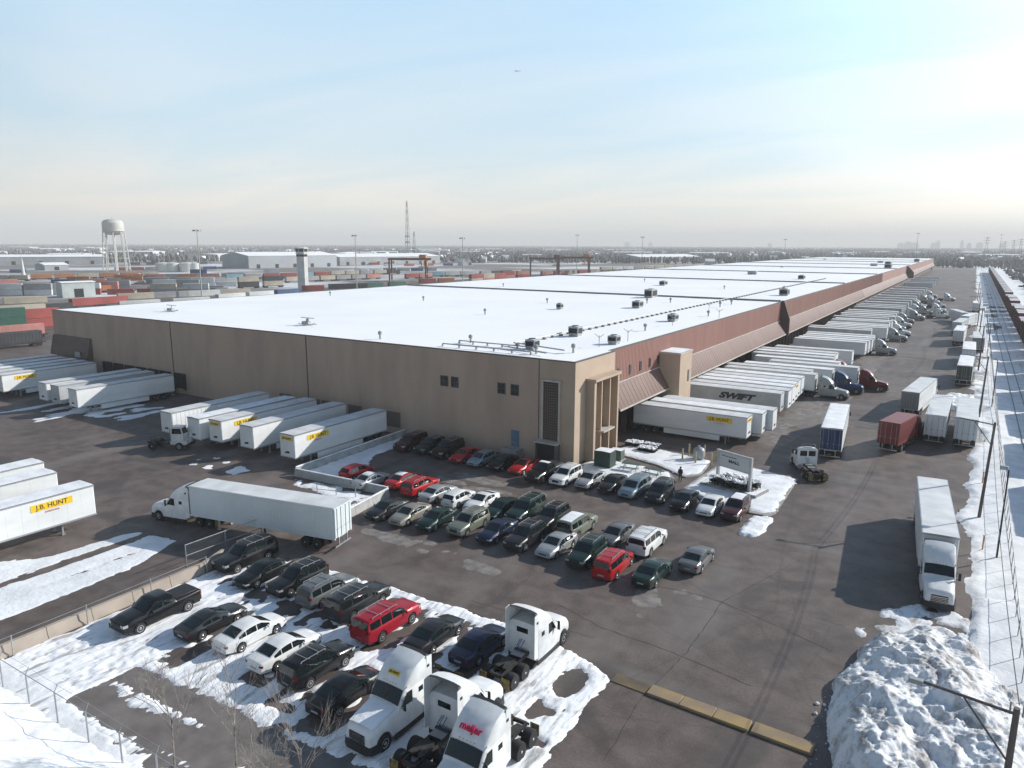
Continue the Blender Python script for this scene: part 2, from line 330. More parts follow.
# ------------------------------------------------------------------ lorries
def truck_wheels(root,pts):
    for x,y,d in pts: wheel(root,x,y,.52,.30 if not d else .58,rimr=.56,rm=alloy if not d else whiterim,dual=d)
whiterim=mat('steel_rim',(.5,.5,.5),rough=.5,metal=.2)
def make_tractor(name,pm,sleeper=True,fairing=True,sticker=None,snowhood=False,darkback=True):
    root=empty(name)
    # cab and bonnet in one pressed shell
    def ring(y,zl,zt,w,wt,rr=.12,z1=None):
        h=[(w*.97,zl),(w,zl+.12),(w,zl+.5*(zt-zl)),(w*.985,zt-rr*2.2),(wt,zt-rr),(wt-rr*.9,zt-.02),(wt*.5,zt+.02),(0,zt+.03)]
        return [(x,y,z) for x,z in h]+[(-x,y,z) for x,z in h[-2::-1]]
    ys=[(3.78,.62,1.22,.90,.80),(3.72,.55,1.45,.97,.86),(3.5,.52,1.62,1.03,.92)]
    R=.60; ya=2.72
    def zarch(y): 
        d=abs(y-ya); return .52+math.sqrt(max(0,R*R-d*d)) if d<R else .5
    for y in (3.33,3.31,3.2,3.0,2.72,2.45,2.25,2.13,2.10,1.7): ys.append((y,max(.5,zarch(y)),1.66+.30*(3.3-y)/1.7,1.06+.10*(3.4-y)/1.7,.96+.14*(3.4-y)/1.7))
    ys.append((1.60,.5,1.98,1.18,1.12))
    b=MB(); b.loft([ring(*q) for q in ys],smooth=True)
    back=-.95 if sleeper else .05
    c=[(1.62,.5,1.98,1.18,1.13),(1.56,.5,2.02,1.2,1.16),(.96,.5,2.80,1.22,1.14),(.80,.5,2.90,1.22,1.14),(back+.04,.5,2.95,1.22,1.08),(back,.52,2.92,1.2,1.06)]
    b.loft([ring(*q) for q in c],smooth=True)
    b.build('cab',pm,root)
    # windscreen and side glass
    rows=[]
    for t in (.08,.5,.93):
        y=1.56+(.96-1.56)*t; z=2.02+(2.80-2.02)*t
        rows.append([(x*(1.0-.03*t),y+.03,z+.045-.055*(abs(x)/1.08)**3) for x in (-1.08,-.9,-.5,0,.5,.9,1.08)])
    MB().grid(rows).build('windscreen',glassm,root)
    for s in (1,-1):
        MB().quad((s*1.232,1.40,1.95),(s*1.232,.42,1.88),(s*1.222,.42,2.60),(s*1.216,.88,2.62)).build('door_window',glassm,root)
        if sleeper: MB().quad((s*1.225,-.15,2.1),(s*1.225,-.55,2.1),(s*1.215,-.55,2.42),(s*1.215,-.15,2.42)).build('sleeper_window',glassm,root)
        mm=MB(); mm.cbox(*sorted((s*1.36,s*1.56)),1.32,1.42,1.85,2.45,.03); mm.cyl((s*1.2,1.35,2.4),(s*1.45,1.37,2.4),.02,6); mm.cyl((s*1.2,1.35,1.9),(s*1.45,1.37,1.9),.02,6); mm.build('mirror',blackpl if s>0 else blackpl,root)
        MB().grid([[(s*.58,3.765,1.02),(s*.90,3.74,1.02),(s*1.035,3.5,1.08)],[(s*.58,3.755,1.22),(s*.86,3.73,1.28),(s*1.02,3.48,1.32)]]).build('headlight',lampw,root)
        ft=MB(); ft.cyl((s*.93,-.65 if sleeper else -.1,.62),(s*.93,.95,.62),.28,14); ft.build('fuel_tank',alum,root)
        if sleeper: MB().cbox(*sorted((s*1.16,s*1.235)),-1.0,1.95,.26,.60,.03).build('side_skirt',blackpl,root)
        MB().cbox(*sorted((s*.95,s*1.22)),1.02,1.5,.38,.62,.03).build('step',blackpl,root)
    g=MB(); g.cbox(-.60,.60,3.74,3.83,.66,1.34,.05); gr=g.build('grille',blackpl,root)
    gb=MB()
    for k in range(5): gb.bx(-.57,.57,3.832,3.86,.74+k*.12,.79+k*.12)
    gb.build('grille_bar',chrome,gr)
    bp_=MB(); pl_=[(-1.20,2.95),(-1.20,3.35),(-1.08,3.72),(-.75,3.92),(.75,3.92),(1.08,3.72),(1.20,3.35),(1.20,2.95)]
    bp_.loft([[(x,y,z) for x,y in pl_] for z in (.28,.34)]+[[(x*.97,y-.03,z) for x,y in pl_] for z in (.72,.76)]); bp_.build('bumper',pm if not sleeper else blackpl,root)
    ch=MB()
    for s in (1,-1): ch.bx(s*.43-.05,s*.43+.05,-4.35,2.5,.78,1.02)
    for y in (-4.3,-3.15,-1.9,-1.2): ch.bx(-.38,.38,y-.08,y+.08,.80,1.0)
    ch.bx(-.40,.40,-2.2,-1.1,.70,.80)
    ch.build('chassis',frame_m,root)
    d=MB(); d.cyl((-.5,-1.25,1.06),(.5,-1.25,1.06),.10,10); d.cyl((-1.15,-2.55,.52),(1.15,-2.55,.52),.13,8); d.cyl((-1.15,-3.82,.52),(1.15,-3.82,.52),.13,8); d.cbox(-.35,.35,-2.9,-2.2,.35,.75,.08); d.cyl((0,-3.8,.6),(0,1,.75),.07,8)
    for s in (1,-1): d.cyl((s*.28,-1.7,.9),(s*.28,-1.05,.9),.15,10)
    d.build('axle_gear',frame_m,root)
    fw=MB(); fw.prism([(-.48,-3.75),(-.15,-3.75),(0,-3.2),(.15,-3.75),(.48,-3.75),(.5,-2.7),(.3,-2.45),(-.3,-2.45),(-.5,-2.7)],1.10,1.17,'z'); fw.bx(-.42,.42,-3.3,-3.0,1.02,1.10); fw.build('fifth_wheel',frame_m,root)
    if sleeper or not sleeper:
        dk=MB(); dk.bx(-.44,.44,-1.95,back-.15,1.03,1.06); dk.build('catwalk',alum,root)
        MB().bx(-.55,.35,back-.012,back-.004,2.20,2.56).build('rear_window',glassm,root) if sleeper else MB().bx(-.95,-.1,back-.012,back-.004,1.95,2.6).build('rear_window',glassm,root)
        if not sleeper: MB().bx(.1,.95,back-.012,back-.004,1.95,2.6).build('rear_window',glassm,root)
        ho=MB()
        for k,(x0,z0) in enumerate(((-.25,1.7),(-.1,1.75),(.1,1.7))):
            pts=[(x0,back-.02,z0),(x0,back-.45,z0-.25),(x0*.6,back-.6,1.25)]
            for p,q in zip(pts,pts[1:]): ho.cyl(p,q,.025,6)
        ho.build('air_hose',mat('air_hose_blue',(.03,.08,.2)) ,root)
    for s in (1,-1):
        mf=MB(); mf.bx(s*.88-.30,s*.88+.30,-4.52,-4.50,.25,.98); mf.build('mud_flap',yellowdirt,root)
        mf=MB(); mf.bx(s*.5-.08,s*.5+.08,-4.39,-4.36,.82,.96); mf.build('taillight',redlens,root)
    if fairing:
        f=MB(); rings=[]; inner=[]
        def arch(y,zt,w,zb,in_=0):
            w-=in_; zt-=in_
            h=[(w,zb),(w*.995,zb+.4*(zt-zb)),(w*.97,zt-.20),(w*.88,zt-.06),(w*.5,zt+.015),(0,zt+.03)]
            return [(x,y,z) for x,z in h]+[(-x,y,z) for x,z in h[-2::-1]]
        st=[(1.0,2.86,1.12,2.74),(.78,3.12,1.16,2.72),(.3,3.52,1.18,2.7),(-.3,3.82,1.2,2.7),(-.95,3.98,1.2,2.7)]
        out=[arch(*q) for q in st]; inn=[arch(*q,.05) for q in st[::-1]]
        f.grid(out); f.grid(inn); f.grid([out[-1],inn[0]],smooth=False); f.grid([out[0],inn[-1]],smooth=False)
        f.build('roof_fairing',pm,root)
        for s in (1,-1):
            q=MB(); q.prism([(-.95,.75),(-1.42,.85),(-1.42,3.86),(-.95,3.92)],*sorted((s*1.15,s*1.19))); q.build('side_fairing',pm,root)
        # curved top strip behind the fairing
        a1=arch(-.95,3.985,1.205,2.7); a2=arch(-1.2,4.0,1.205,2.7)
        MB().grid([a1[1:-1],a2[1:-1]]).build('fairing_trim',blackpl,root)
        for k in (-2,-1,0,1,2): MB().cbox(k*.24-.03,k*.24+.03,.97,1.03,2.93,2.96,.01).build('marker_lamp',mat('amber_lens',(.6,.3,.05),rough=.3),root)
    else:
        hz=MB(); hz.bx(-.45,.45,.25,.55,2.96,3.06); hz.build('roof_lamp_bar',lampw,root)
        q=MB()
        pts=[(-.85,-.06,2.95),(-.85,-.06,3.35),(-.6,-.06,3.5),(.6,-.06,3.5),(.85,-.06,3.35),(.85,-.06,2.95)]
        for a,c2 in zip(pts,pts[1:]): q.cyl(a,c2,.035,6)
        q.build('headache_rack',steelg,root)
    if snowhood:
        rows=[]
        for k in range(9):
            y=1.62+(3.5-1.62)*k/8; wz=1.1-.10*(y-1.6)/1.9; zz=1.99-.33*(y-1.6)/1.75
            rows.append([(x*wz*(1-.05*random.random()),y,zz+.055-.06*(abs(x)>.85)+.015*random.random()) for x in (-.9,-.55,0,.55,.9)])
        MB().grid(rows).build('snow_cover',snow,root)
    truck_wheels(root,[(1.02,ya,False),(-1.02,ya,False)]+[(s*.92,y,True) for s in (1,-1) for y in (-2.55,-3.82)])
    return root
def make_yard_tractor():
    root=empty('yard_tractor'); pm=paint('shunter_white',(.66,.66,.64),0,.5)
    b=MB(); b.prism([(.55,.75),(.5,1.1),(1.9,1.1),(2.6,1.2),(2.75,1.55),(2.75,.75)],-.95,.95); b.build('bonnet',pm,root)
    c=MB(); c.loft([[(-.92,.35,1.1),(.42,.35,1.1),(.42,1.95,1.1),(-.92,1.95,1.1)],[(-.92,.35,2.0),(.42,.35,2.0),(.42,2.0,2.0),(-.92,2.0,2.0)],[(-.86,.42,2.85),(.36,.42,2.85),(.36,1.8,2.85),(-.86,1.8,2.85)]]); cab=c.build('cab',pm,root)
    r=MB(); r.cbox(-.92,.42,.33,1.95,2.86,2.95,.03); r.build('roof',pm,cab)
    MB().quad((-.84,2.0+.012,2.05),(.34,2.012,2.05),(.30,1.83,2.75),(-.80,1.83,2.75)).build('windscreen',glassm,root)
    for x,xx in ((-.925,-.875),(.425,.375)): MB().quad((x,.5,2.02),(x,1.85,2.02),(xx,1.7,2.72),(xx,.55,2.72)).build('side_window',glassm,root)
    MB().quad((-.8,.345,2.02),(.3,.345,2.02),(.28,.40,2.72),(-.78,.40,2.72)).build('rear_window',glassm,root)
    f=MB()
    for s in (1,-1): f.bx(s*.42-.06,s*.42+.06,-2.9,1.5,.72,.98)
    f.bx(-.5,.5,-2.4,-1.4,.98,1.12); f.bx(-.95,.95,-.6,.3,.7,1.0); f.build('chassis',frame_m,root)
    MB().cbox(-1.0,1.0,2.72,2.9,.5,.85,.03).build('bumper',frame_m,root)
    for s in (1,-1): MB().bx(s*.75-.12,s*.75+.12,2.752,2.77,1.15,1.35).build('headlight',lampw,root)
    MB().cyl((.75,.5,1.0),(.75,.5,2.9),.07,8).build('exhaust_pipe',chrome,root)
    truck_wheels(root,[(1.0,1.75,False),(-1.0,1.75,False),(.9,-1.9,True),(-.9,-1.9,True)])
    return root
# ------------------------------------------------------------------ trailers
TL=16.15
def roof_sheet(L,W,z,snowy):
    rows=[]; n=22
    for k in range(n+1):
        y=-L/2+.04+(L-.08)*k/n
        if snowy: rows.append([(x*(W/2-.05),y,z+.03+.05*random.random()*(abs(x)<.9)) for x in (-1,-.8,-.4,0,.4,.8,1)])
        else: rows.append([(x*(W/2-.05),y,z+.022+.02*(1-abs(x))) for x in (-1,-.5,0,.5,1)])
    return MB().grid(rows)
def make_trailer(style='smooth',m=None,roof='plain',logo=None,doors=None,skirt=True,L=TL,gear=True):
    """style smooth | ribbed | container; nose towards +Y"""
    root=empty('box_trailer' if style!='container' else 'container_trailer'); W=2.6; z0,z1=1.18,4.08; m=m or white_tr
    b=MB(); b.cbox(-W/2+.02,W/2-.02,-L/2+.02,L/2-.02,z0+.14,z1-.06,.09)
    if style=='ribbed':
        n=int(L/.62)
        for s in (1,-1):
            for k in range(n): y=-L/2+.3+k*(L-.5)/(n-1); b.bx(s*(W/2-.02)-.022,s*(W/2-.02)+.022,y-.05,y+.05,z0+.14,z1-.10)
    elif style=='container':
        n=int(L/.36)
        for s in (1,-1):
            for k in range(n): y=-L/2+.2+k*(L-.4)/(n-1); b.bx(s*(W/2-.03)-.025,s*(W/2-.03)+.025,y-.07,y+.07,z0+.18,z1-.14)
    else:
        n=13
        for s in (1,-1):
            for k in range(1,n): y=-L/2+k*L/n; b.bx(s*(W/2-.02)-.007,s*(W/2-.02)+.007,y-.025,y+.025,z0+.16,z1-.12)
    body=b.build('box_body',m,root)
    r=MB()
    for s in (1,-1):
        r.bx(*sorted((s*(W/2-.06),s*(W/2+.012))),-L/2,L/2,z1-.11,z1)
        r.bx(*sorted((s*(W/2-.06),s*(W/2+.012))),-L/2,L/2,z0,z0+.15)
    for e in (1,-1): r.bx(-W/2+.07,W/2-.07,*sorted((e*(L/2-.07),e*(L/2+.01))),z1-.11,z1-.003)
    r.bx(-W/2+.07,W/2-.07,-L/2+.03,L/2-.03,z0+.02,z0+.135)
    r.build('frame_rail',alum if style!='container' else m,root)
    roof_sheet(L,W,z1,roof=='snow').build('roof',snow if roof=='snow' else (m if roof=='body' else rooft),root)
    dm=doors or m
    for s in (1,-1):
        d=MB(); d.bx(*sorted((s*.012,s*(W/2-.05))),-L/2-.035,-L/2+.018,z0+.18,z1-.12); dd=d.build('rear_door',dm,root)
        q=MB()
        for x in (.35,.95): q.cyl((s*x,-L/2-.06,z0+.05),(s*x,-L/2-.06,z1-.1),.022,6)
        for x in (.35,.95): q.bx(s*x-.16,s*x+.16,-L/2-.075,-L/2-.05,z0+.9,z0+.95)
        q.build('lock_rod',steelg,dd)
        MB().bx(*sorted((s*.75,s*1.1)),-L/2-.02,-L/2-.008,z0+.03,z0+.12).build('taillight',redlens,root)
    g=MB(); g.bx(-1.15,1.15,-L/2+.02,-L/2+.14,.42,.54)
    for x in (-.6,.6): g.bx(x-.05,x+.05,-L/2+.03,-L/2+.13,.54,z0+.01)
    g.build('rear_guard',steelg,root)
    if gear:
        for s in (1,-1):
            lg=MB(); x=s*.75; y=L/2-2.9; lg.bx(x-.07,x+.07,y-.08,y+.08,.12,z0+.02); lg.box((x,y,.06),(.3,.3,.10)); lg.cyl((x,y,.9),(x*.3,y-.6,z0),.03,6); lg.build('landing_leg',steelg,root)
    u=MB(); yb=-L/2+2.6
    for s in (1,-1): u.bx(s*.5-.06,s*.5+.06,yb-1.6,yb+1.6,.88,z0+.02)
    for y in (yb-.62,yb+.62): u.cyl((-1.1,y,.52),(1.1,y,.52),.09,8); u.bx(-.5,.5,y-.1,y+.1,.8,.9)
    u.build('bogie',frame_m,root)
    for s in (1,-1):
        for y in (yb-.62,yb+.62): wheel(root,s*.98,y,.51,.56,rimr=.56,rm=whiterim,dual=True)
        MB().bx(s*.95-.3,s*.95+.3,yb-1.45,yb-1.43,.3,z0).build('mud_flap',blackpl,root)
        if skirt: MB().bx(*sorted((s*(W/2-.10),s*(W/2-.07))),yb+2.0,L/2-3.6,.42,z0+.01).build('side_skirt',m,root)
    if logo:
        for s in (1,-1):
            rot=(R_(90),0,R_(90)) if s>0 else (R_(90),0,R_(-90)); X=s*(W/2+.004)
            if logo=='jb':
                yc=L/2-3.75; MB().bx(*sorted((X-s*.006,X+s*.004)),yc-1.75,yc+1.75,3.02,3.66).build('logo_panel',yellow,root)
                text(root,'J.B. HUNT',.60,blackdec,(X+s*.006,yc,3.34),rot,'logo_lettering',bold=.007,sx=1.02)
                text(root,'INTERMODAL',.20,reddec,(X+s*.006,yc,2.80),rot,'small_lettering')
            if logo=='swift':
                yc=L/2-6.9; text(root,'SWIFT',1.25,blackdec,(X+s*.004,yc,2.9),rot,'logo_lettering',shear=.35,bold=.085,sx=1.5)
            if logo=='dark':
                yc=L/2-6; text(root,'SWIFT',.7,blackdec,(X+s*.004,yc,3.3),rot,'logo_lettering',shear=.3,bold=.03,sx=1.6)
        if logo=='jb':
            MB().bx(-1.0,1.0,L/2+.012,L/2+.016,3.35,3.78).build('logo_panel',yellow,root)
            text(root,'J.B. HUNT',.34,blackdec,(0,L/2+.018,3.565),(R_(90),0,R_(180)),'logo_lettering',bold=.01)
    # nose furniture
    nf=MB(); nf.bx(-.35,.1,L/2-.015,L/2+.05,1.75,1.98); nf.bx(.2,.32,L/2-.015,L/2+.05,1.7,1.9); nf.build('air_connector',blackpl,root)
    return root
# ------------------------------------------------------------------ ground
def asphalt_mat():
    m=bpy.data.materials.new('yard_asphalt'); m.use_nodes=True; n=m.node_tree.nodes; l=m.node_tree.links; b=n['Principled BSDF']; b.inputs['Roughness'].default_value=.66
    b.inputs['Specular IOR Level'].default_value=.35
    geo=n.new('ShaderNodeNewGeometry')
    def noise(sc,det=5,stretch=(1,1,1),dist=0):
        mp=n.new('ShaderNodeMapping'); mp.inputs['Scale'].default_value=stretch; l.new(geo.outputs['Position'],mp.inputs['Vector'])
        t=n.new('ShaderNodeTexNoise'); t.inputs['Scale'].default_value=sc; t.inputs['Detail'].default_value=det; t.inputs['Distortion'].default_value=dist; l.new(mp.outputs['Vector'],t.inputs['Vector']); return t.outputs['Fac']
    def ramp(f,a,b_,ca,cb):
        r=n.new('ShaderNodeValToRGB'); l.new(f,r.inputs['Fac']); r.color_ramp.elements[0].position=a; r.color_ramp.elements[1].position=b_; r.color_ramp.elements[0].color=(*ca,1); r.color_ramp.elements[1].color=(*cb,1); return r.outputs['Color']
    def mix(a,b_,f,mode='MIX'):
        x=n.new('ShaderNodeMix'); x.data_type='RGBA'; x.blend_type=mode; l.new(a,x.inputs['A']); l.new(b_,x.inputs['B'])
        if isinstance(f,float): x.inputs['Factor'].default_value=f
        else: l.new(f,x.inputs['Factor'])
        return x.outputs['Result']
    def rgb(c): r=n.new('ShaderNodeRGB'); r.outputs[0].default_value=(*c,1); return r.outputs[0]
    base=ramp(noise(.045,6),.30,.70,(.098,.076,.067),(.146,.117,.104))
    fine=ramp(noise(6,3),.3,.7,(.85,.85,.85),(1.15,1.15,1.15))
    c=mix(base,fine,1.0,'MULTIPLY')
    c=mix(c,ramp(noise(.55,9,(1,1,1),.4),.32,.68,(.74,.73,.72),(1.24,1.23,1.22)),1.0,'MULTIPLY')
    # darker seal-coat / wet patches, paler salted streaks (along both traffic directions)
    c=mix(c,rgb((.060,.051,.047)),ramp(noise(.11,4,(1,1,1),1.2),.56,.64,(0,0,0),(.6,.6,.6)))
    c=mix(c,rgb((.21,.19,.175)),ramp(noise(.16,7,(1.0,.22,1)),.54,.70,(0,0,0),(.5,.5,.5)))
    c=mix(c,rgb((.20,.185,.17)),ramp(noise(.2,7,(.22,1.2,1)),.56,.72,(0,0,0),(.42,.42,.42)))
    # tar-filled cracks
    for sc,st,w in ((.055,(1,.55,1),.0022),(.07,(.5,1.1,1),.0018)):
        mp=n.new('ShaderNodeMapping'); mp.inputs['Scale'].default_value=st; nz=n.new('ShaderNodeTexNoise'); nz.inputs['Scale'].default_value=.12; l.new(geo.outputs['Position'],nz.inputs['Vector'])
        va=n.new('ShaderNodeVectorMath'); va.operation='ADD'; l.new(geo.outputs['Position'],va.inputs[0]); l.new(nz.outputs['Color'],va.inputs[1]); l.new(va.outputs[0],mp.inputs['Vector'])
        v=n.new('ShaderNodeTexVoronoi'); v.feature='DISTANCE_TO_EDGE'; v.inputs['Scale'].default_value=sc; l.new(mp.outputs['Vector'],v.inputs['Vector'])
        c=mix(c,rgb((.035,.033,.033)),ramp(v.outputs['Distance'],w,w*2.2,(.22,.22,.22),(0,0,0)))
    l.new(c,b.inputs['Base Color'])
    bu=n.new('ShaderNodeBump'); bu.inputs['Strength'].default_value=.25; bu.inputs['Distance'].default_value=.03; l.new(noise(9,4),bu.inputs['Height']); l.new(bu.outputs['Normal'],b.inputs['Normal'])
    return m
asphalt=asphalt_mat()
terr=mat('terrain_snow_brush',(.62,.62,.63),rough=.9,c2=(.17,.15,.135),scale=.011,detail=12,pos=(.46,.62),stretch=(1,1,1))
def plane(name,x0,x1,y0,y1,z,m,kind='structure',n=1):
    mb=MB(); xs=[x0+(x1-x0)*i/n for i in range(n+1)]; ys=[y0+(y1-y0)*i/n for i in range(n+1)]
    mb.grid([[(x,y,z) for x in xs] for y in ys],smooth=False); return struct(mb,name,m)
plane('terrain',-9500,9500,-800,9500,-.03,terr,n=8)
plane('yard_pavement',-330,2.6,-60,1000,.0,asphalt,n=4)
wornm=mat('worn_pavement',(.185,.165,.15),rough=.9,c2=(.12,.105,.098),scale=.7,detail=10)
# ------------------------------------------------------------------ snow on the ground
lot=[(-50.3,8),(-50.3,33.6),(-47.5,37.6),(-42,38.9),(-36,39.3),(-30,39.5),(-24.5,39.6),(-20.6,39.0),(-17.3,38.1),(-16.4,37.2),(-15.9,28),(-15.6,8)]
near_x=[-45.4,-41.2,-38.1,-34.9,-31.6,-28.4]; far_x=[-47.2,-43.9,-40.6,-37.4,-34.2,-30.9,-27.2,-24.2,-21.9]
def lotfn(x,y):
    n1=fbm(x*1.3,y*.55,5); n2=fbm(x*3.1+9,y*3.1,3); rag=(fbm(x*.8+3,y*.8,4)-.5)*1.3
    z=.05+.07*n1+.02*n2
    m=inpoly(x+rag*.5,y+rag*.5,lot)
    # ploughed aisle, cleared in wavering lanes that run with the traffic
    yy=y-(19.9+ (x+42)*.05); lanes=fbm(x*.09+1.2*n2,yy*1.3+5,5)
    aisle=(x>-42.3+rag)&(yy>-2.9)&(yy<3.0+rag*1.2)&(lanes>.36-.12*(np.abs(yy+.2)<1.3))
    z=np.where(aisle,-1,z)
    # bare strips melted under and behind the parked cars
    for i,X in enumerate(near_x):
        if i==0: continue
        L0=[0,23.4,30,24.9,24.2,23.9][i]
        d=np.abs(x-X-.1+rag*.25); z=np.where((d<.95+.25*n2)&(y>L0+rag*.7)&(y<29.8)&((fbm(x*2,y*.7+3*i,3)>.42)|(y<26.5))&(fbm(x*1.1+7*i,y*1.1,3)>.30),-1,z)
    for i,X in enumerate(far_x):
        d=np.abs(x-X+rag*.2); z=np.where((d<.8)&(y>32.2+rag)&(y<38.3+rag*.3)&(fbm(x*2+40,y*.8,3)>.46),-1,z)
    z=np.where((y>29.6)&(y<33.6)&(x>-46)&(fbm(x*1.5+50,y*1.2+8,4)>.585),-1,z)
    foot=(y>19)&(y<24.5)&(x<-42)&(fbm(x*2.2+70,y*2.2,3)>.60); z=np.where(foot,z*.4,z)
    # lorry bay: melted pad and tyre ruts
    p=((x+18.3)/.95)**2+((y-35.9+rag*.5)/1.6)**2<1; q=((x+18.7)/.55)**2+((y-32.6)/1.3)**2<1
    z=np.where(p|(q&(n1>.42)),-1,z)
    ruts=(np.sin((x+.06*y)*5.2)>.90)&(x>-22.5)&(x<-15)&(n2>.42); z=np.where(ruts,z-.045,z)
    ruts2=(np.sin((x*1.0+rag*.3)*4.1)>.55)&(x<-22)&(y>21)&(y<39); z=np.where(ruts2,z*.62,z)
    z=np.where((z>0)&(n2>.5),z+.035*(n2-.5),z)
    return np.where(m,z,-1)
sheet('snow_on_employee_lot',-51,-14.5,8,40.5,.13,lotfn,lotsnow)
def patch(name,poly,h=.08,seed=0,step=.25,rag=1.0,thr=0,stretch=(1,1),m=None):
    xs=[p[0] for p in poly]; ys=[p[1] for p in poly]
    def fn(x,y):
        r=(fbm(x*.9+seed,y*.9+seed*2,4)-.5)*rag
        z=h*(.55+.7*fbm(x*1.4+seed,y*1.4,3))
        ok=inpoly(x+r,y+r,poly)
        if thr: ok&=fbm(x*stretch[0]+seed*3,y*stretch[1]+5,4)>thr
        return np.where(ok,z,-1)
    return sheet(name,min(xs)-1,max(xs)+1,min(ys)-1,max(ys)+1,step,fn,m or snow)
patch('snow_streaks_by_trailers',[(-72,12),(-67.5,24),(-64.5,27.5),(-63.5,34.8),(-58.3,35.6),(-55.6,28),(-54.5,22),(-54,10)],.05,3,.16,.6,.42,(1.0,.035))
patch('snow_streaks_between_docks',[(-119,56),(-119,66),(-104,68),(-104,58)],.05,9,.3,1.2,.50,(1.2,.25))
patch('snow_streaks_by_canopy',[(-128,50),(-128,60),(-116,60),(-116,50)],.05,11,.3,1.2,.52,(1.2,.25))
patch('snow_crumbs',[(-80,50),(-80,54),(-70,54),(-70,50)],.04,12,.2,1,.60,(1,1))
saltm=mat('salt_residue',(.24,.22,.205),rough=.95,c2=(.13,.115,.105),scale=1.1,detail=8)
patch('salt_streaks_across_yard',[(-48,46.5),(-48,49),(-38,47.6),(-30,46.8),(-30,45.4),(-38,45.4)],.008,31,.2,1.4,.50,(.28,1.7),saltm)
patch('salt_patch_near_cars',[(-18,45),(-20,49.5),(-15.8,52),(-14,49.5)],.008,33,.2,1.2,.47,(.9,1.2),saltm)
patch('salt_streaks_at_docks',[(-22,100),(-22,175),(-15,178),(-16.5,120),(-19,98)],.008,35,.3,2,.52,(1.6,.35),saltm)
patch('salt_behind_front_file',[(-50,61),(-50,66),(-38,66),(-33,62)],.008,37,.2,1.2,.52,(.3,1.2),saltm)
patch('snow_crumbs_by_heap',[(-4.5,52),(-2.8,57),(.6,60),(2.8,58),(2.8,52),(-2,49.5)],.10,41,.14,1.5,.47,(1.2,1.2),dirtysnow)
patch('snow_mound_in_lane',[(-4,141),(-1.5,150),(2.3,150),(2.6,139),(0,136)],.75,44,.2,1.4)
# islands
def kerb_island(name,poly,h=.13):
    mb=MB(); mb.prism(poly,-.02,h,'z'); return struct(mb,name,mat('kerb_concrete',(.34,.32,.30),rough=.85,var=.25,scale=1.2))
conc_m=MATS.get('kerb_concrete')
patch('worn_aisle_pavement',[(-43,14),(-43,23.5),(-36,24.2),(-28,24.4),(-21,25),(-16,24),(-16,10),(-40,10)],.006,51,.3,1.0,m=wornm)
patch('worn_dock_apron',[(-23.5,98),(-23.5,235),(-14,235),(-15.5,180),(-16.5,120),(-20,98)],.006,52,.4,2.5,.36,(.5,.2),wornm)
kerb_island('sign_island_kerb',[(-24.6,73.3),(-24.2,80.5),(-23.6,87.3),(-14.5,84.8),(-14.2,72.2),(-14.6,70.9),(-19,70.8)])
patch('snow_on_sign_island',[(-24.3,73.5),(-23.4,87.0),(-14.7,84.5),(-14.4,72.5),(-15,71.2)],.09,5,.2,.25).location.z=.135
patch('snow_on_parking_nose',[(-15.9,64.6),(-16.2,70.2),(-14.1,71.0),(-14.0,65.2)],.22,7,.15,.7)
kerb_island('entry_island_kerb',[(-37.2,84),(-36.4,88.4),(-25.0,86.2),(-24.4,80.4),(-25.6,78.2),(-30,80.9),(-36,82.6)])
patch('snow_on_entry_island',[(-37.0,84.4),(-36.2,88.2),(-25.2,86.0),(-24.7,80.4),(-26.0,78.6),(-30,81.2),(-36,82.8)],.09,6,.2,.25).location.z=.135
kerb_island('picnic_lawn_kerb',[(-37.9,73.4),(-37.9,79.9),(-33.5,79.9),(-28.0,79.2),(-26.6,77.2),(-26.3,73.4)])
patch('snow_on_picnic_lawn',[(-37.6,73.6),(-37.6,79.7),(-33.5,79.6),(-28.2,79.0),(-26.9,77),(-26.6,73.6)],.08,8,.2,.25).location.z=.135
# snow strip inside the dock barrier
patch('snow_behind_dock_barrier',[(-64.2,55.0),(-64.9,74.2),(-61.8,74.2),(-62.0,65),(-58.5,60.5),(-58.2,55.6)],.12,14,.2,.8)
patch('snow_at_lot_gate',[(-63.3,53.6),(-51,54.6),(-49.6,50),(-53,50.3),(-56,51.5),(-61.6,51.8)],.10,15,.2,.8,.40)
# snowfield of the railway side
n_=lambda x,y:fbm(x*.7,y*.3,4)
def railfn(x,y):
    e=2.2+1.5*(fbm(x*.35+1,y*.16,5)-.5)*2+np.where(y>100,.6*np.sin(y*.07),0)+.7*(fbm(y*.9,x*.9,4)-.5)-.8*np.exp(-((y-83)/5)**2)
    z=.10+.30*fbm(x*.18,y*.10,4)+.05*fbm(x*1.2,y*1.2,3)
    z=np.where(y<62,z+.1,z)
    for X in (8.9,12.0,14.7): z=np.where(np.abs(x-X)<1.5,.17+.10*n_(x,y)+(.06 if X>10 else 0),z)
    gap=(y>100)&(x<4.5)&(fbm(x*.6,y*.25,4)<.45)
    return np.where((x>e)&~gap,z,-1)
sheet('railway_snow_near',0,26,10,260,.35,railfn,snow)
sheet('railway_snow_far',0,70,260,1400,3,lambda x,y:np.where(x>3.2+1.5*vnoise(x*0,y*.03),.12+.2*fbm(x*.1,y*.1,3),-1),snow)
sheet('railway_snow_side',26,70,10,260,3,lambda x,y:.12+.2*fbm(x*.1,y*.1,3),snow)
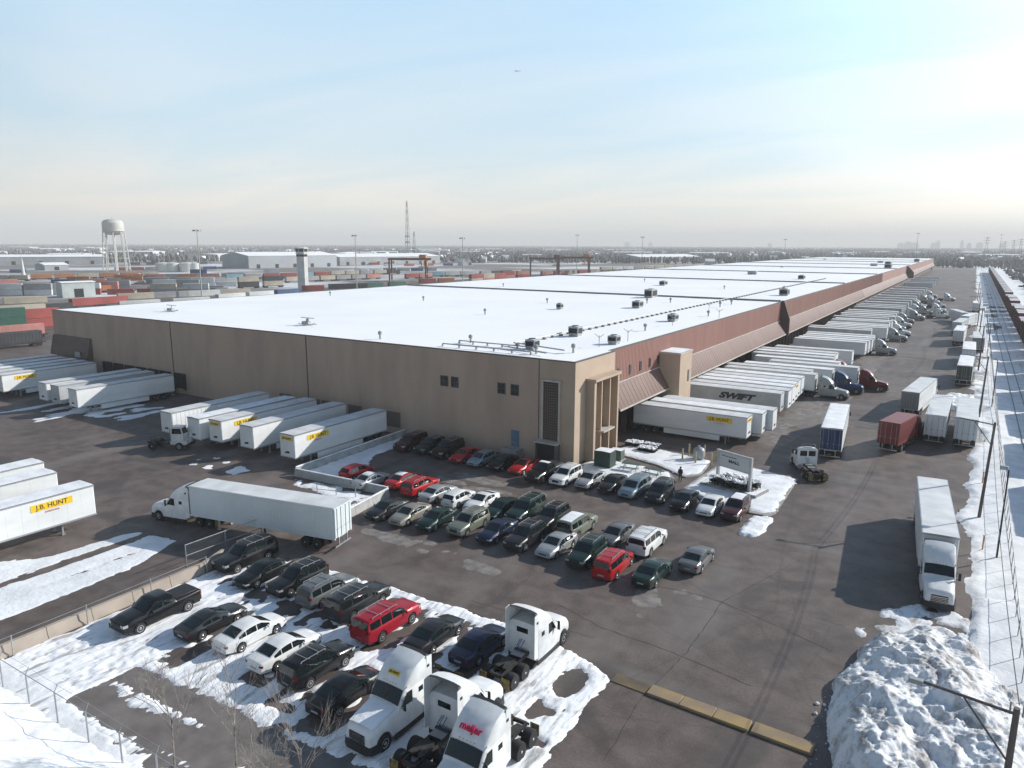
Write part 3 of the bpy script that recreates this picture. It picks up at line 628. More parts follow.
# ploughed snow heap
def heap(x,y):
    wx=(fbm(x*.22+3,y*.22,3)-.5)*3.2; wy=(fbm(x*.22+30,y*.22,3)-.5)*5; u=(x-1.0+wx)/5.6; v=(y-40.0+wy)/14.5; d=u*u+v*v
    base=2.5*np.clip(1-d,0,1)**.62*(1-.25*np.clip(v,0,1))
    r=fbm(x*.55+5,y*.55,6); rdg=1-np.abs(fbm((x+.45*y)*.75+3+wx,(y-.45*x)*.34+9,5)-.5)*5; rd2=1-np.abs(fbm(x*2.4+wx,y*1.5+9,4)-.5)*4; z=base*(.50+.85*r)+(.15*rdg+.04*rd2+.16*(fbm(x*8,y*8,3)-.5)+.5*(fbm(x*1.1,y*1.1,3)-.5))*np.clip(base*1.3,0,1)
    return np.where(d+ (r-.5)*.25<1,z+.02,-1)
tag(sheet('snow_heap',-5.8,8,22,58,.09,heap,dirtysnow,kind=None) ,'grimy ploughed snow heap beside the railway fence','snow heap')
if 'kind' in bpy.data.objects['snow_heap']: del bpy.data.objects['snow_heap']['kind']
def bank(x,y):
    s=17.0-y+ (x+42)*.02; z=np.clip(s,0,6)*.42*(.6+.8*fbm(x*.35,y*.35,4))+.10*fbm(x*2,y*2,3)
    return np.where((s>0)&(x<-30+vnoise(x*.5,y*.5)),z+.03,-1)
sheet('snow_bank',-56,-28,6,18.5,.16,bank,snow)
patch('snow_lip_of_bank',[(-52,16),(-51,18.3),(-43.5,18.2),(-30,17.4),(-26,16)],.12,21,.16,.8)
# frozen slush clods at the heap's foot
mb=MB()
for k in range(170):
    t=random.random(); a=random.uniform(1.9,4.2); x=1.2+5.5*math.cos(a)*random.uniform(.95,1.18); y=38.5+14.2*math.sin(a)*random.uniform(.95,1.1); r=.02+.12*random.random()**3
    ring=lambda q,z:[(x+q*math.cos(i*1.05+k),y+q*math.sin(i*1.05+k)*random.uniform(.7,1.2),z) for i in range(6)]
    mb.loft([ring(r,0.0),ring(r*1.1,r*.6),ring(r*.5,r*1.1)])
tag(mb.build('slush_clods',dirtysnow),kind='stuff')
mb=MB(); rj=random.Random(4)
for pl in ([(800,560),(722,602),(707,624),(687,652),(640,700),(600,768)],[(560,560),(640,582),(699,595),(722,602),(790,632),(840,655)],[(560,605),(600,627),(672,652),(760,690)],[(620,300+225),(600,545)],[(780,500),(830,512),(880,516)],[(470,600),(540,622),(600,640)]):
    P=[at(*q_) for q_ in pl]; pts=[]
    for (x0,y0),(x1,y1) in zip(P,P[1:]):
        n_k=max(2,int(math.hypot(x1-x0,y1-y0)/.5))
        for k in range(n_k): pts.append((x0+(x1-x0)*k/n_k+rj.uniform(-.05,.05),y0+(y1-y0)*k/n_k+rj.uniform(-.05,.05)))
    for (x0,y0),(x1,y1) in zip(pts,pts[1:]):
        w_=rj.uniform(.012,.032); dx,dy=x1-x0,y1-y0; L_=math.hypot(dx,dy); nx_,ny_=-dy/L_*w_,dx/L_*w_
        mb.quad((x0-nx_,y0-ny_,.0085),(x1-nx_,y1-ny_,.0085),(x1+nx_,y1+ny_,.0085),(x0+nx_,y0+ny_,.0085))
struct(mb,'pavement_cracks',mat('crack_tar',(.055,.046,.042),rough=.9))
# ------------------------------------------------------------------ warehouse
beige=mat('concrete_beige',(.47,.35,.27),rough=.85,c2=(.375,.28,.22),scale=.3,detail=10,bump=.2,bscale=1.2,stretch=(1,1,.22),pos=(.28,.62),nrough=.6)
beigel=mat('concrete_beige_light',(.46,.355,.265),rough=.85,c2=(.40,.305,.225),scale=.25,detail=8,bump=.12,bscale=2)
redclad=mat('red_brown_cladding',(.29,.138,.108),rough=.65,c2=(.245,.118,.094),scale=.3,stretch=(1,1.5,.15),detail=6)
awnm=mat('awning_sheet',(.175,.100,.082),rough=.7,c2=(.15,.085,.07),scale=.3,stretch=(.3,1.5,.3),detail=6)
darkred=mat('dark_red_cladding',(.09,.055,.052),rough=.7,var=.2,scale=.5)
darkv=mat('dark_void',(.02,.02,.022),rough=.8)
win=mat('window_glass',(.02,.025,.03),rough=.12,spec=.6)
coping=mat('coping_metal',(.10,.095,.09),rough=.6)
pale=mat('pale_trim',(.46,.42,.37),rough=.7,var=.15,scale=1)
WX0,WX1,WY0,WY1,WZ=-160.5,-38.5,75.2,960,12.7
wh=empty('warehouse',(WX1,WY0,0))
tag(wh,'vast brown warehouse with a snow covered flat roof and loading docks','warehouse')
def wpart(mb,name,m,parent=None):
    o=mb.build(name,m,parent or wh)
    if parent is None: o.location=-wh.location
    return o
mb=MB(); mb.bx(WX0,-43.4,WY0,WY0+.5,0,WZ); mb.bx(WX0,WX0+.5,WY0+.5,WY1,0,WZ); mb.bx(WX0+.5,-39.6,WY1-.5,WY1,0,WZ)
front=wpart(mb,'front_wall',beige)
for x in (-119.4,-84.7,-43.55): mb=MB(); mb.bx(x-.09,x+.09,WY0-.06,WY0-.002,0,WZ-.05); wpart(mb,'joint_strip',mat('joint_dark',(.10,.075,.065),rough=.8),None)
mb=MB(); mb.bx(-43.4,WX1,74.95,86.2,0,WZ+.05); wpart(mb,'corner_block',beigel)
mb=MB(); mb.bx(-40.2,-39.3,86.2,WY1,7.7,WZ)
for k in range(0,1600):
    y=86.5+k*.5
    if y>420: break
    mb.bx(-39.30,-39.27,y-.05,y+.05,8.1,WZ-.1)
wpart(mb,'side_cladding',redclad)
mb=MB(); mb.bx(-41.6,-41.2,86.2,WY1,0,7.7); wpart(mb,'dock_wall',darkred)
# awning bays
fins=[187.0,292,397,502,607,712,817]
bays=[(86.25,104.5),(110.1,186.7),(187.3,339.9),(340.1,574.7),(575.3,959)]
for a,b in bays:
    q=MB(); q.prism([(-39.28,8.0),(-37.55,5.0),(-37.55,4.86),(-37.7,4.86),(-39.28,7.7)],a,b,'y'); o=wpart(q,'dock_awning',awnm)
    t=MB(); t.prism([(-37.54,5.02),(-37.46,5.02),(-37.46,4.8),(-37.54,4.8)],a,b,'y'); t.build('gutter',pale,o)
    t=MB(); t.prism([(-39.26,8.14),(-39.16,8.14),(-39.16,7.99),(-39.26,7.99)],a,b,'y'); t.build('flashing',pale,o)
    if b<420:
        t=MB(); n=int((b-a)/1.2)
        for k in range(n):
            y=a+(k+.5)*(b-a)/n; t.prism([(-39.2,7.90),(-37.6,5.14),(-37.6,5.10),(-39.2,7.86)],y-.03,y+.03,'y')
        t.build('seam',awnm,o)
for f,xo in ((187.0,-37.0),(575.0,-34.5)):
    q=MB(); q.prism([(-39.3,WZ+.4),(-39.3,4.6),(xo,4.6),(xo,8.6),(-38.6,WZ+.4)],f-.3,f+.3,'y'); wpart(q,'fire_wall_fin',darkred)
for f in fins:
    q=MB(); q.bx(WX0+.6,-39.5,f-.22,f+.22,WZ,WZ+.5); o=wpart(q,'roof_parapet',mat('parapet_metal',(.22,.21,.20),rough=.7))
# dock doors and piers under the awning
yy=88.3; n=0
doorm=mat('dock_door_dark',(.10,.045,.04),rough=.6,var=.3,scale=1)
while yy<330:
    if not (103<yy<111.5):
        q=MB(); q.bx(-41.19,-41.12,yy-1.25,yy+1.25,1.25,4.2); dd=wpart(q,'dock_door',doorm)
        t=MB()
        for s in (-1,1): t.bx(-41.1,-40.5,yy+s*1.55-.15,yy+s*1.55+.15,1.2,4.3)
        t.bx(-41.1,-40.5,yy-1.4,yy+1.4,4.3,4.6); t.build('dock_seal',blackpl,dd)
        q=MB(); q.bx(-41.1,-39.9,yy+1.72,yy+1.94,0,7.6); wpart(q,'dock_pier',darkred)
    yy+=3.66
# stair tower
q=MB(); q.bx(-41.1,-36.0,104.6,110.0,0,10.2); st=wpart(q,'stair_tower',beigel)
q=MB(); q.bx(-41.2,-35.9,104.5,110.1,10.2,10.42); q.build('tower_coping',pale,st)
sheet_=MB(); sheet_.grid([[(x,y,10.45+.05*random.random()) for x in (-41,-39.5,-37.5,-36.05)] for y in (104.65,106,108,109.95)]); sheet_.build('roof_snow',snow,st)
q=MB(); q.bx(-36.0,-35.95,108.2,108.9,5.6,7.4); q.build('slit_window',win,st)
# side windows
for y in (89.4,93.4,97.1,100.7,104.2):
    q=MB(); q.bx(-39.3,-39.2,y-.55,y+.1,8.6,10.05)
    if y>104: continue
    w_=wpart(q,'window_frame',coping); q=MB(); q.bx(-39.2,-39.185,y-.47,y+.02,8.7,9.95); q.build('pane',win,w_)
q=MB(); q.bx(-39.3,-39.2,103.6,104.2,8.6,10.05); w_=wpart(q,'window_frame',coping); q=MB(); q.bx(-39.2,-39.185,103.66,104.14,8.7,9.95); q.build('pane',win,w_)
# front windows
for x0,x1 in ((-58.9,-57.6),(-57.1,-55.9),(-49.7,-48.5),(-47.7,-46.5)):
    q=MB(); q.bx(x0,x1,WY0-.08,WY0,7.8,9.25); w_=wpart(q,'window_frame',coping)
    q=MB(); q.bx(x0+.08,x1-.08,WY0-.095,WY0-.081,7.88,9.17); pn=q.build('pane',win,w_)
    q=MB(); q.bx((x0+x1)/2-.02,(x0+x1)/2+.02,WY0-.105,WY0-.096,7.88,9.17); q.bx(x0+.08,x1-.08,WY0-.105,WY0-.096,8.5,8.54); q.build('glazing_bar',coping,w_)
# screen-block panel with canopy and entrance
q=MB(); 
for a,b,c,d in ((-43.0,-42.75,2.9,10.2),(-40.65,-40.4,2.9,10.2)): q.bx(a,b,74.72,74.94,c,d)
q.bx(-43.1,-40.3,74.55,74.94,10.2,10.42); sf=wpart(q,'screen_surround',pale)
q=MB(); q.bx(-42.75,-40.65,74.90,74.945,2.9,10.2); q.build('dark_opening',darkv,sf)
q=MB(); nx,nz=7,22
for i in range(nx+1): x=-42.75+2.1*i/nx; q.bx(x-.045,x+.045,74.80,74.89,2.9,10.2)
for j in range(nz+1): z=2.9+7.3*j/nz; q.bx(-42.75,-40.65,74.79,74.885,z-.045,z+.045)
q.build('block_screen',mat('screen_block_brown',(.17,.125,.10),rough=.85),sf)
q=MB(); q.bx(-43.4,-40.2,73.6,74.94,2.66,2.86); cn=wpart(q,'entrance_canopy',pale)
q=MB(); q.bx(-43.15,-40.45,74.2,74.94,0,2.64); ed=wpart(q,'entrance_door',darkv)
q=MB(); q.bx(-43.2,-43.08,73.7,74.94,0,2.65); q.bx(-40.52,-40.4,73.7,74.94,0,2.65); q.build('door_jamb',coping,ed)
# side portal of the corner block
P0,P1,PZ=77.9,85.2,10.1
q=MB(); q.bx(-38.49,-37.35,P0,P0+.55,0,PZ); q.bx(-38.49,-37.35,P1-.45,P1,0,PZ); q.bx(-38.49,-37.1,P0-.15,P1+.15,PZ,PZ+.35); pt=wpart(q,'portal_frame',beigel)
q=MB()
for y in (80.4,82.8): q.bx(-38.49,-37.5,y-.12,y+.12,0,PZ)
q.build('portal_fin',beigel,pt)
q=MB(); q.bx(-38.49,-38.42,P0+.55,P1-.45,0,PZ); q.build('brown_panel',mat('brown_panel',(.115,.070,.05),rough=.6,var=.25,scale=.8),pt)
q=MB(); q.bx(-38.4,-36.9,80.0,83.2,3.35,3.55); q.build('door_canopy',pale,pt)
q=MB(); q.bx(-38.42,-38.38,80.6,82.6,0,2.4); q.build('door',doorm,pt)
q=MB()
for z in (5.0,7.4): q.bx(-38.42,-38.38,P0+.6,P1-.5,z,z+.1)
q.build('transom',beigel,pt)
# blue door on raised landing
q=MB(); q.bx(-47.6,-46.45,WY0-.06,WY0,1.2,3.3); bd=wpart(q,'blue_door',mat('blue_door_paint',(.09,.16,.24),rough=.5)); q=MB(); q.bx(-48.2,-45.9,WY0-1.5,WY0-.01,0,1.15); q.build('landing',mat('kerb_concrete',(.3,.3,.3)),bd)
q=MB()
for x in (-48.2,-47.1,-46.0): q.cyl((x,WY0-1.5,1.15),(x,WY0-1.5,2.2),.03,6)
q.cyl((-48.2,WY0-1.5,2.2),(-46,WY0-1.5,2.2),.03,6); q.build('handrail',steelg,bd)
# dark dock apron on the front, left canopy box
for X in [-141,-137.2,-133.4,-129.6,-125.8,-122.0,-117.6]+[-90,-83.6,-80.5,-74.9,-67.5]:
    q=MB(); q.bx(X-1.35,X+1.35,WY0-.06,WY0,.9,3.5 if X<-100 else 3.1); dd=wpart(q,'dock_door',darkv if X<-100 else mat('dock_door_brown',(.15,.12,.10),rough=.7))
    if X>-100: continue
    t=MB()
    for s in (-1,1): t.bx(X+s*1.5-.12,X+s*1.5+.12,WY0-.25,WY0-.002,.7,3.6)
    t.bx(X-1.37,X+1.37,WY0-.25,WY0-.002,3.5,3.66); t.build('dock_seal',blackpl,dd)
q=MB(); q.bx(-145.6,-118.8,WY0-.9,WY0-.52,0,.9); q.build('dock_ledge',coping,front)
q=MB(); q.prism([(75.19,7.75),(74.9,7.75),(74.0,4.0),(74.0,3.7),(75.19,3.7)],-160.5,-146.2,'x'); lc=wpart(q,'dock_canopy_box',mat('canopy_brown',(.115,.078,.068),rough=.6,var=.2,scale=.4))
q=MB(); q.bx(-150.6,-148.6,73.9,73.98,3.9,5.0); q.build('white_panel',lampw,lc)
# roof
q=MB(); q.bx(WX0,-43.35,WY0-.03,WY0+.3,WZ,WZ+.14); q.bx(-43.42,WX1+.03,74.92,75.25,WZ+.05,WZ+.17); q.bx(WX1-.3,WX1+.03,75.25,86.25,WZ+.05,WZ+.17); q.bx(-39.6,-39.24,86.25,WY1,WZ,WZ+.14); q.bx(WX0,WX0+.3,75.5,WY1,WZ,WZ+.14)
wpart(q,'roof_coping',coping)
Xs=np.arange(WX0+.3,-39.5,3.0)
mb=MB(); ysr=[75.45+ (959-75.45)*k/200 for k in range(201)]; xr=[WX0+.32+(-39.62-(WX0+.32))*k/40 for k in range(41)]
mb.grid([[(x,y,WZ+.07+.04*random.random()) for x in xr] for y in ysr]); wpart(mb,'snow_roof',snowroof)
mb=MB(); mb.grid([[(x,y,WZ+.12+.03*random.random()) for x in (-39.62,-39.2,-38.81)] for y in (75.26,78,81,84,86.1)]); wpart(mb,'corner_roof_snow',snowroof)
# rooftop plant
um=mat('rooftop_unit_paint',(.36,.37,.36),rough=.6,var=.25,scale=1.5)
def rtu(x,y,sx,sy,sz,m=um,rz=0,z=WZ+.1):
    q=MB(); q.cbox(-sx/2,sx/2,-sy/2,sy/2,.3,sz,.06); q.bx(-sx/2+.1,sx/2-.1,-sy/2+.1,sy/2-.1,0,.3)
    o=q.build('rooftop_unit',m,wh); o.location=Vector((x,y,z))-wh.location; o.rotation_euler.z=rz
    t=MB(); t.bx(-sx*.4,sx*.4,-sy/2-.02,-sy/2-.005,.5,sz*.85); t.bx(sx/2+.005,sx/2+.02,-sy*.4,sy*.4,.5,sz*.85); t.build('louvre',darkv,o)
    t=MB(); t.cyl((0,0,sz),(0,0,sz+.14),min(sx,sy)*.32,12); t.build('fan_cowl',blackpl,o)
    t=MB(); t.grid([[(a*sx*.46,b*sy*.46,sz+.02+.05*(a*b==0)) for a in (-1,0,1)] for b in (-1,0,1)]); t.build('snow_cover',snow,o)
    return o
for a in ((-50.2,97.4,1.7,1.6,1.5),(-48.6,81.9,1.5,1.5,1.3),(-41.6,92.6,1.4,1.5,1.2),(-71.6,182,2.2,4,2.2),(-45.5,127,1.5,2,1.3),(-62,150,1.8,2.4,1.5),(-74.5,137,1.2,1.2,1.2),(-44,212,2.4,2.4,1.8),(-60,320,2.4,3,1.6),(-90,240,2,3,1.5),(-46,520,4,6,2.5),(-55,620,4,8,2.2),(-43.5,745,4,8,2.5)): rtu(*a)
def vent(x,y,h=.7,r=.24):
    q=MB(); q.cyl((0,0,0),(0,0,h),r*.6,8); q.cyl((0,0,h),(0,0,h+.35),r*1.25,10); q.cyl((0,0,h+.35),(0,0,h+.5),r*1.25,10,r2=.1)
    o=q.build('roof_vent',um,wh); o.location=Vector((x,y,WZ+.1))-wh.location
for x,y in ((-95,85),(-72.3,78.2),(-113,138),(-144,137),(-58.9,82.2),(-130,200),(-85,150),(-42.5,82),(-46,78.5),(-44,110),(-43,140),(-66,230),(-50,240),(-105,260),(-65,163),(-61,168),(-47.5,163),(-47.2,171),(-81,118)): vent(x,y)
q=MB()
for x,y in ((-136.6,86.7),(-94.9,84.9)):
    for k in range(5): a=k*1.25; q.cyl((x,y,WZ+.1),(x+2.2*math.cos(a),y+1.0*math.sin(a),WZ+.4),.05,5)
    q.cyl((x,y,WZ+.1),(x,y,WZ+1.4),.09,6); q.bx(x-1.6,x+1.6,y-.1,y+.1,WZ+1.3,WZ+1.4); q.bx(x-1.2,x+.4,y-.3,y+.3,WZ+.3,WZ+.75)
wpart(q,'antenna_frame',steelg)
q=MB(); y=84
while y<330:
    q=MB(); q.bx(-52.45,-51.95,y-.22,y+.22,WZ+.05,WZ+.36); wpart(q,'pipe_block',mat('timber_block',(.22,.21,.20),rough=.9)); y+=2.5
q=MB(); q.cyl((-52.2,83,WZ+.55),(-52.2,330,WZ+.55),.09,8); q.cyl((-52.2,83,WZ+.55),(-43,80.5,WZ+.55),.09,8); q.cyl((-52.2,80,WZ+.45),(-44,77.6,WZ+.45),.07,8); wpart(q,'gas_pipe',steelg)
for x0,x1,y in ((-60,-46,77.2),(-60,-48,81),): 
    q=MB(); q.cyl((x0,y,WZ+.5),(x1,y,WZ+.5),.08,8)
    for k in range(6): xx=x0+(x1-x0)*k/5; q.bx(xx-.1,xx+.1,y-.1,y+.1,WZ+.05,WZ+.45)
    wpart(q,'service_pipe',steelg)
q=MB()
for x,y in ((-36.1-4,137.3),(-42,88.6),(-41.2,96.5),(-43,120),(-46,150)):
    q.cyl((x,y,WZ),(x,y,WZ+1.7),.05,6); q.cyl((x-.7,y,WZ+1.9),(x,y,WZ+1.4),.04,5); q.cyl((x+.7,y,WZ+1.9),(x,y,WZ+1.4),.04,5)
wpart(q,'vent_stack',steelg)
for k in range(6):
    x=random.uniform(-150,-45); y=random.uniform(200,860); q=MB(); s=random.uniform(1,2.2); q.cbox(-s,s,-s*.6,s*.6,0,s*.8,.1); o=q.build('roof_curb',um,wh); o.location=Vector((x,y,WZ+.08))-wh.location
# ------------------------------------------------------------------ parked cars (x, y measured on the ground; 0 = nose away from the camera, 180 = nose towards it)
G1='cars in the left file of the snowy lot'; G2='cars in the rear file of the snowy lot'
G3='cars in the file along the warehouse front'; G4='cars in the middle file of the paved lot'; G5='cars in the near file of the paved lot'
CARROWS=[
 (G1,[('pickup','black',-46.8,26.6,180,'black crew cab pickup truck with covered bed parked next to the concrete barrier in snow'),
  ('coupe','charcoal',-42.4,27.9,0,'dark charcoal low coupe in the snowy lot, right beside the black pickup'),
  ('sedan','white',-38.9,28.4,0,'white sedan in the snowy lot, beside the dark charcoal coupe'),
  ('sedan','white',-35.2,28.2,0,'white sedan in the snowy lot, beside the black utility car with roof rails'),
  ('suv','black',-32.1,28.1,0,'black utility car with roof rails, between a white sedan and a black sedan in snow'),
  ('sedan','black',-28.7,27.2,0,'black sedan with red taillights next to the white lorry with a snowy bonnet')]),
 (G2,[('big_suv','black',-49.0,35.9,180,'large black utility car at the end of the wall by the pipe fence'),
  ('sedan','black',-45.5,34.9,180,'black sedan with its nose to the camera, second from the pipe fence'),
  ('suv','black',-42.1,35.4,180,'black utility car facing the camera beside the grey one with red taillights'),
  ('suv','grey',-38.9,35.4,0,'grey brown utility car with red taillights in the rear file of the snowy lot'),
  ('big_suv','charcoal',-35.6,35.3,0,'long dark utility car parked left of the red one in the snowy lot'),
  ('big_suv','crimson',-32.0,34.4,0,'large red utility car with roof rack in the snowy lot'),
  ('sedan','charcoal',-28.2,35.0,0,'dark sedan just right of the large red utility car in snow'),
  ('sedan','navy',-24.9,35.6,0,'navy blue sedan beside the white lorry tractor seen from behind')]),
 (G3,[('big_suv','maroon',-60.2,70.4,180,'dark maroon utility car, first in the file in the wall shade beside the snow strip'),
  ('suv','green',-57.2,70.7,180,'dark green utility car in the wall shade, beside the maroon one'),
  ('big_suv','black',-54.3,70.6,180,'black utility car in the wall shade, left of the red sedan'),
  ('sedan','red',-51.2,70.2,180,'red sedan in the shade of the long beige wall'),
  ('hatch','teal',-48.5,69.9,180,'pale blue grey hatchback in front of the blue door'),
  ('sedan','black',-45.6,70.2,180,'black sedan between the pale hatchback and the red coupe'),
  ('coupe','red',-42.7,70.3,180,'red coupe parked before the dark warehouse entrance'),
  ('pickup','black',-39.3,69.3,180,'black pickup truck at the warehouse corner, between the red coupe and a white car','snow'),
  ('suv','white',-36.6,69.5,180,'white utility car parked before the sunlit warehouse corner'),
  ('sedan','silver',-33.9,70.2,180,'silver sedan in front of the green transformer box'),
  ('sedan','charcoal',-31.2,70.3,180,'dark grey sedan before the left picnic table on the snowy lawn'),
  ('minivan','teal',-28.5,70.1,180,'blue grey minivan before the right picnic table'),
  ('minivan','charcoal',-25.7,70.3,180,'dark minivan parked in front of the standing person'),
  ('sedan','black',-22.7,69.4,180,'black sedan parked at the left corner of the sign island'),
  ('sedan','white',-20.0,69.4,180,'white sedan parked in front of the monument sign'),
  ('suv','maroon',-17.5,69.6,180,'dark maroon utility car last in its file beside the snow covered island nose','snow')]),
 (G4,[('hatch','red',-57.8,57.9,0,'red hatchback standing alone beside the snow strip of the dock barrier'),
  ('sedan','silver',-54.3,56.6,0,'silver sedan between the lone red hatchback and two other red cars','snow'),
  ('sedan','red',-51.3,58.6,0,'red sedan with snow on its roof, beside a silver snowy one','snow'),
  ('suv','red',-48.3,57.8,0,'bright red utility car in the middle file, left of the silver and white sedans'),
  ('sedan','silver',-45.4,57.3,0,'silver sedan just right of the bright red utility car'),
  ('hatch','white',-42.7,57.3,0,'white hatchback between the silver sedan and the white coupe'),
  ('coupe','white',-40.1,57.7,180,'white coupe facing the camera in the middle file'),
  ('sedan','green',-37.3,57.2,180,'dark green sedan right of the white coupe'),
  ('big_suv','green',-34.8,57.7,180,'tall dark green utility car in the middle file'),
  ('suv','charcoal',-31.8,57.5,180,'charcoal utility car with roof rails in the middle file'),
  ('big_suv','olive',-28.8,57.0,0,'long olive utility car with white snow on its roof, last before the gap','snow'),
  ('sedan','grey',-24.9,57.3,180,'grey sedan with its nose to the camera, left of the large white utility car'),
  ('big_suv','white',-21.9,57.2,0,'large white utility car with roof rack in the paved lot')]),
 (G5,[('sedan','charcoal',-46.7,50.8,180,'charcoal sedan nearest the barrier end and the trailer rear doors'),
  ('sedan','tan',-43.9,51.0,180,'pale tan sedan second in the near file from the trailer doors'),
  ('sedan','green',-41.0,51.5,180,'dark green sedan between the tan sedan and the olive utility car'),
  ('suv','olive',-37.7,52.1,180,'olive silver utility car in the near file of the paved lot'),
  ('sedan','navy',-34.5,52.2,180,'navy sedan facing the camera right of the olive utility car'),
  ('suv','charcoal',-31.5,52.2,180,'charcoal utility car between the navy sedan and the silver sedan'),
  ('sedan','silver',-28.4,52.4,180,'silver sedan alone facing the camera in the near file'),
  ('suv','green',-25.3,52.1,180,'dark green utility car left of the bright red one'),
  ('minivan','red',-22.6,51.6,0,'bright red minivan with its rear to the camera'),
  ('sedan','green',-19.3,51.9,0,'dark green sedan with red taillight right of the red minivan'),
  ('sedan','grey',-17.1,56.4,0,'grey sedan parked apart at the right end of the lot')])]
for g,rows in CARROWS:
    for r in rows:
        k,c,x,y,rz,lab=r[:6]
        car(k,c,x,y,rz+random.uniform(-2.2,2.2),lab,g,snowcap=len(r)>6)
# snow left on the row of two buried pallets beside the corner: low shrubs
def shrub(name,x0,x1,y0,y1,h,label,seed,parent=None):
    rnd=random.Random(seed); lf=MB(); sn=MB(); tw=MB()
    for k in range(int(1500*(x1-x0)*(y1-y0)/3+300)):
        x=rnd.uniform(x0,x1); y=rnd.uniform(y0,y1); z=h*(.15+.85*rnd.random()**.6)*(.7+.5*math.sin(x*3+seed)*.3); s=rnd.uniform(.035,.08); a=rnd.random()*6; t=rnd.uniform(-.6,.6)
        p=Vector((x,y,z)); u=Vector((math.cos(a),math.sin(a),t))*s; v=Vector((-math.sin(a),math.cos(a),rnd.uniform(-.6,.6)))*s
        lf.quad(p-u-v,p+u-v,p+u+v,p-u+v)
    for k in range(26):
        x=rnd.uniform(x0,x1); y=rnd.uniform(y0,y1); tw.cyl((x,y,0),(x+rnd.uniform(-.2,.2),y+rnd.uniform(-.2,.2),h*.9),.02,4)
    n=max(4,int((x1-x0)/.25))
    for k in range(int(26*(x1-x0)*(y1-y0)+12)):
        x=rnd.uniform(x0+.08,x1-.08); y=rnd.uniform(y0+.08,y1-.08); r_=rnd.uniform(.08,.24); z=h*(.86+.2*rnd.random()); ph=rnd.random()*6
        rn=lambda q,zz:[(x+q*math.cos(ph+i*1.05)*rnd.uniform(.7,1.2),y+q*math.sin(ph+i*1.05)*rnd.uniform(.7,1.2),zz) for i in range(6)]
        sn.loft([rn(r_,z-.03),rn(r_*.9,z+.03),rn(r_*.4,z+.07)],smooth=True)
    r=empty(name,((x0+x1)/2,(y0+y1)/2,0))
    for mb,nm,m in ((lf,'foliage',mat('hedge_leaf',(.045,.05,.035),rough=.8,var=.5,scale=4)),(tw,'stem',woodpole),(sn,'snow_cover',snow)):
        o=mb.build(nm,m,r); o.location=-r.location
    tag(r,label,'hedge'); return r
shrub('low_hedge',-36.9,-34.7,86.6,88.0,.8,'snow topped low hedge against the portal of the warehouse corner',1)
shrub('low_hedge',-34.6,-32.2,85.2,86.6,.7,'snow topped low hedge nearer the walkway, right of the other corner hedge',2)
shrub('low_hedge',-34.6,-32.4,87.2,88.3,.7,'snow dusted dark hedge at the yard edge behind the corner hedges',5)
# ------------------------------------------------------------------ sign island
sg=empty('monument_sign',(-19.3,75.6,.13)); tag(sg,'large white monument sign on two posts above snowy hedges','sign')
W2=2.15; rzs=math.atan2(2.7,3.0)*0+R_(40)
sg.rotation_euler=(0,0,R_(-21)); sg.location=(-19.8,76.85,.15)
greyp=mat('sign_post_grey',(.46,.46,.45),rough=.6,var=.1,scale=2)
for s in (-1,1): q=MB(); q.cbox(s*W2-.16,s*W2+.16,-.16,.16,0,4.2,.02); q.build('post',greyp,sg)
q=MB(); q.cbox(-W2+.16,W2-.16,-.12,.12,3.95,4.18,.02); q.cbox(-W2+.16,W2-.16,-.12,.12,2.15,2.33,.02); q.build('crossbar',greyp,sg)
q=MB(); q.bx(-W2+.16,W2-.16,-.09,.09,2.331,3.949); pn=q.build('sign_panel',mat('sign_panel_grey',(.52,.54,.53),rough=.55),sg)
q=MB(); q.bx(-1.7,.3,-.097,-.092,3.55,3.63); q.build('text_line',blackdec,pn)
text(pn,'MALL',.50,blackdec,(0.0,-.097,3.05),(R_(90),0,0),'sign_lettering',bold=.02,sx=1.2)
plb=MB(); plb.bx(-3.3,3.3,-1.5,1.6,.001,.34); 
pl=plb.build('sign_plinth',mat('kerb_concrete',(.3,.3,.3))); pl.location=(-19.8,77.2,.12); pl.rotation_euler=(0,0,R_(-12)); tag(pl,'low concrete plinth under the monument sign and its hedges','plinth')
q=MB(); q.grid([[(-3.2+6.4*i/12,-1.4+2.9*j/5,.345+.05*random.random()) for i in range(13)] for j in range(6)]); q.build('snow_cover',snow,pl)
sg.location.z=.47; sg.scale=(.97,1,.9)
for y0,y1,lab,sd,x0,x1 in ((-1.25,-.25,'snow dusted hedge in front of the monument sign posts',11,-2.3,1.9),(.35,1.3,'snow capped dark hedge behind the monument sign panel',12,-1.6,2.6)):
    h=shrub('clipped_hedge',x0,x1,y0,y1,1.05,lab,sd); c=Vector(h.location); h.rotation_euler=(0,0,R_(-14)); a=R_(-14); h.location=(-19.8+c.x*math.cos(a)-c.y*math.sin(a),76.95+c.x*math.sin(a)+c.y*math.cos(a),.46)
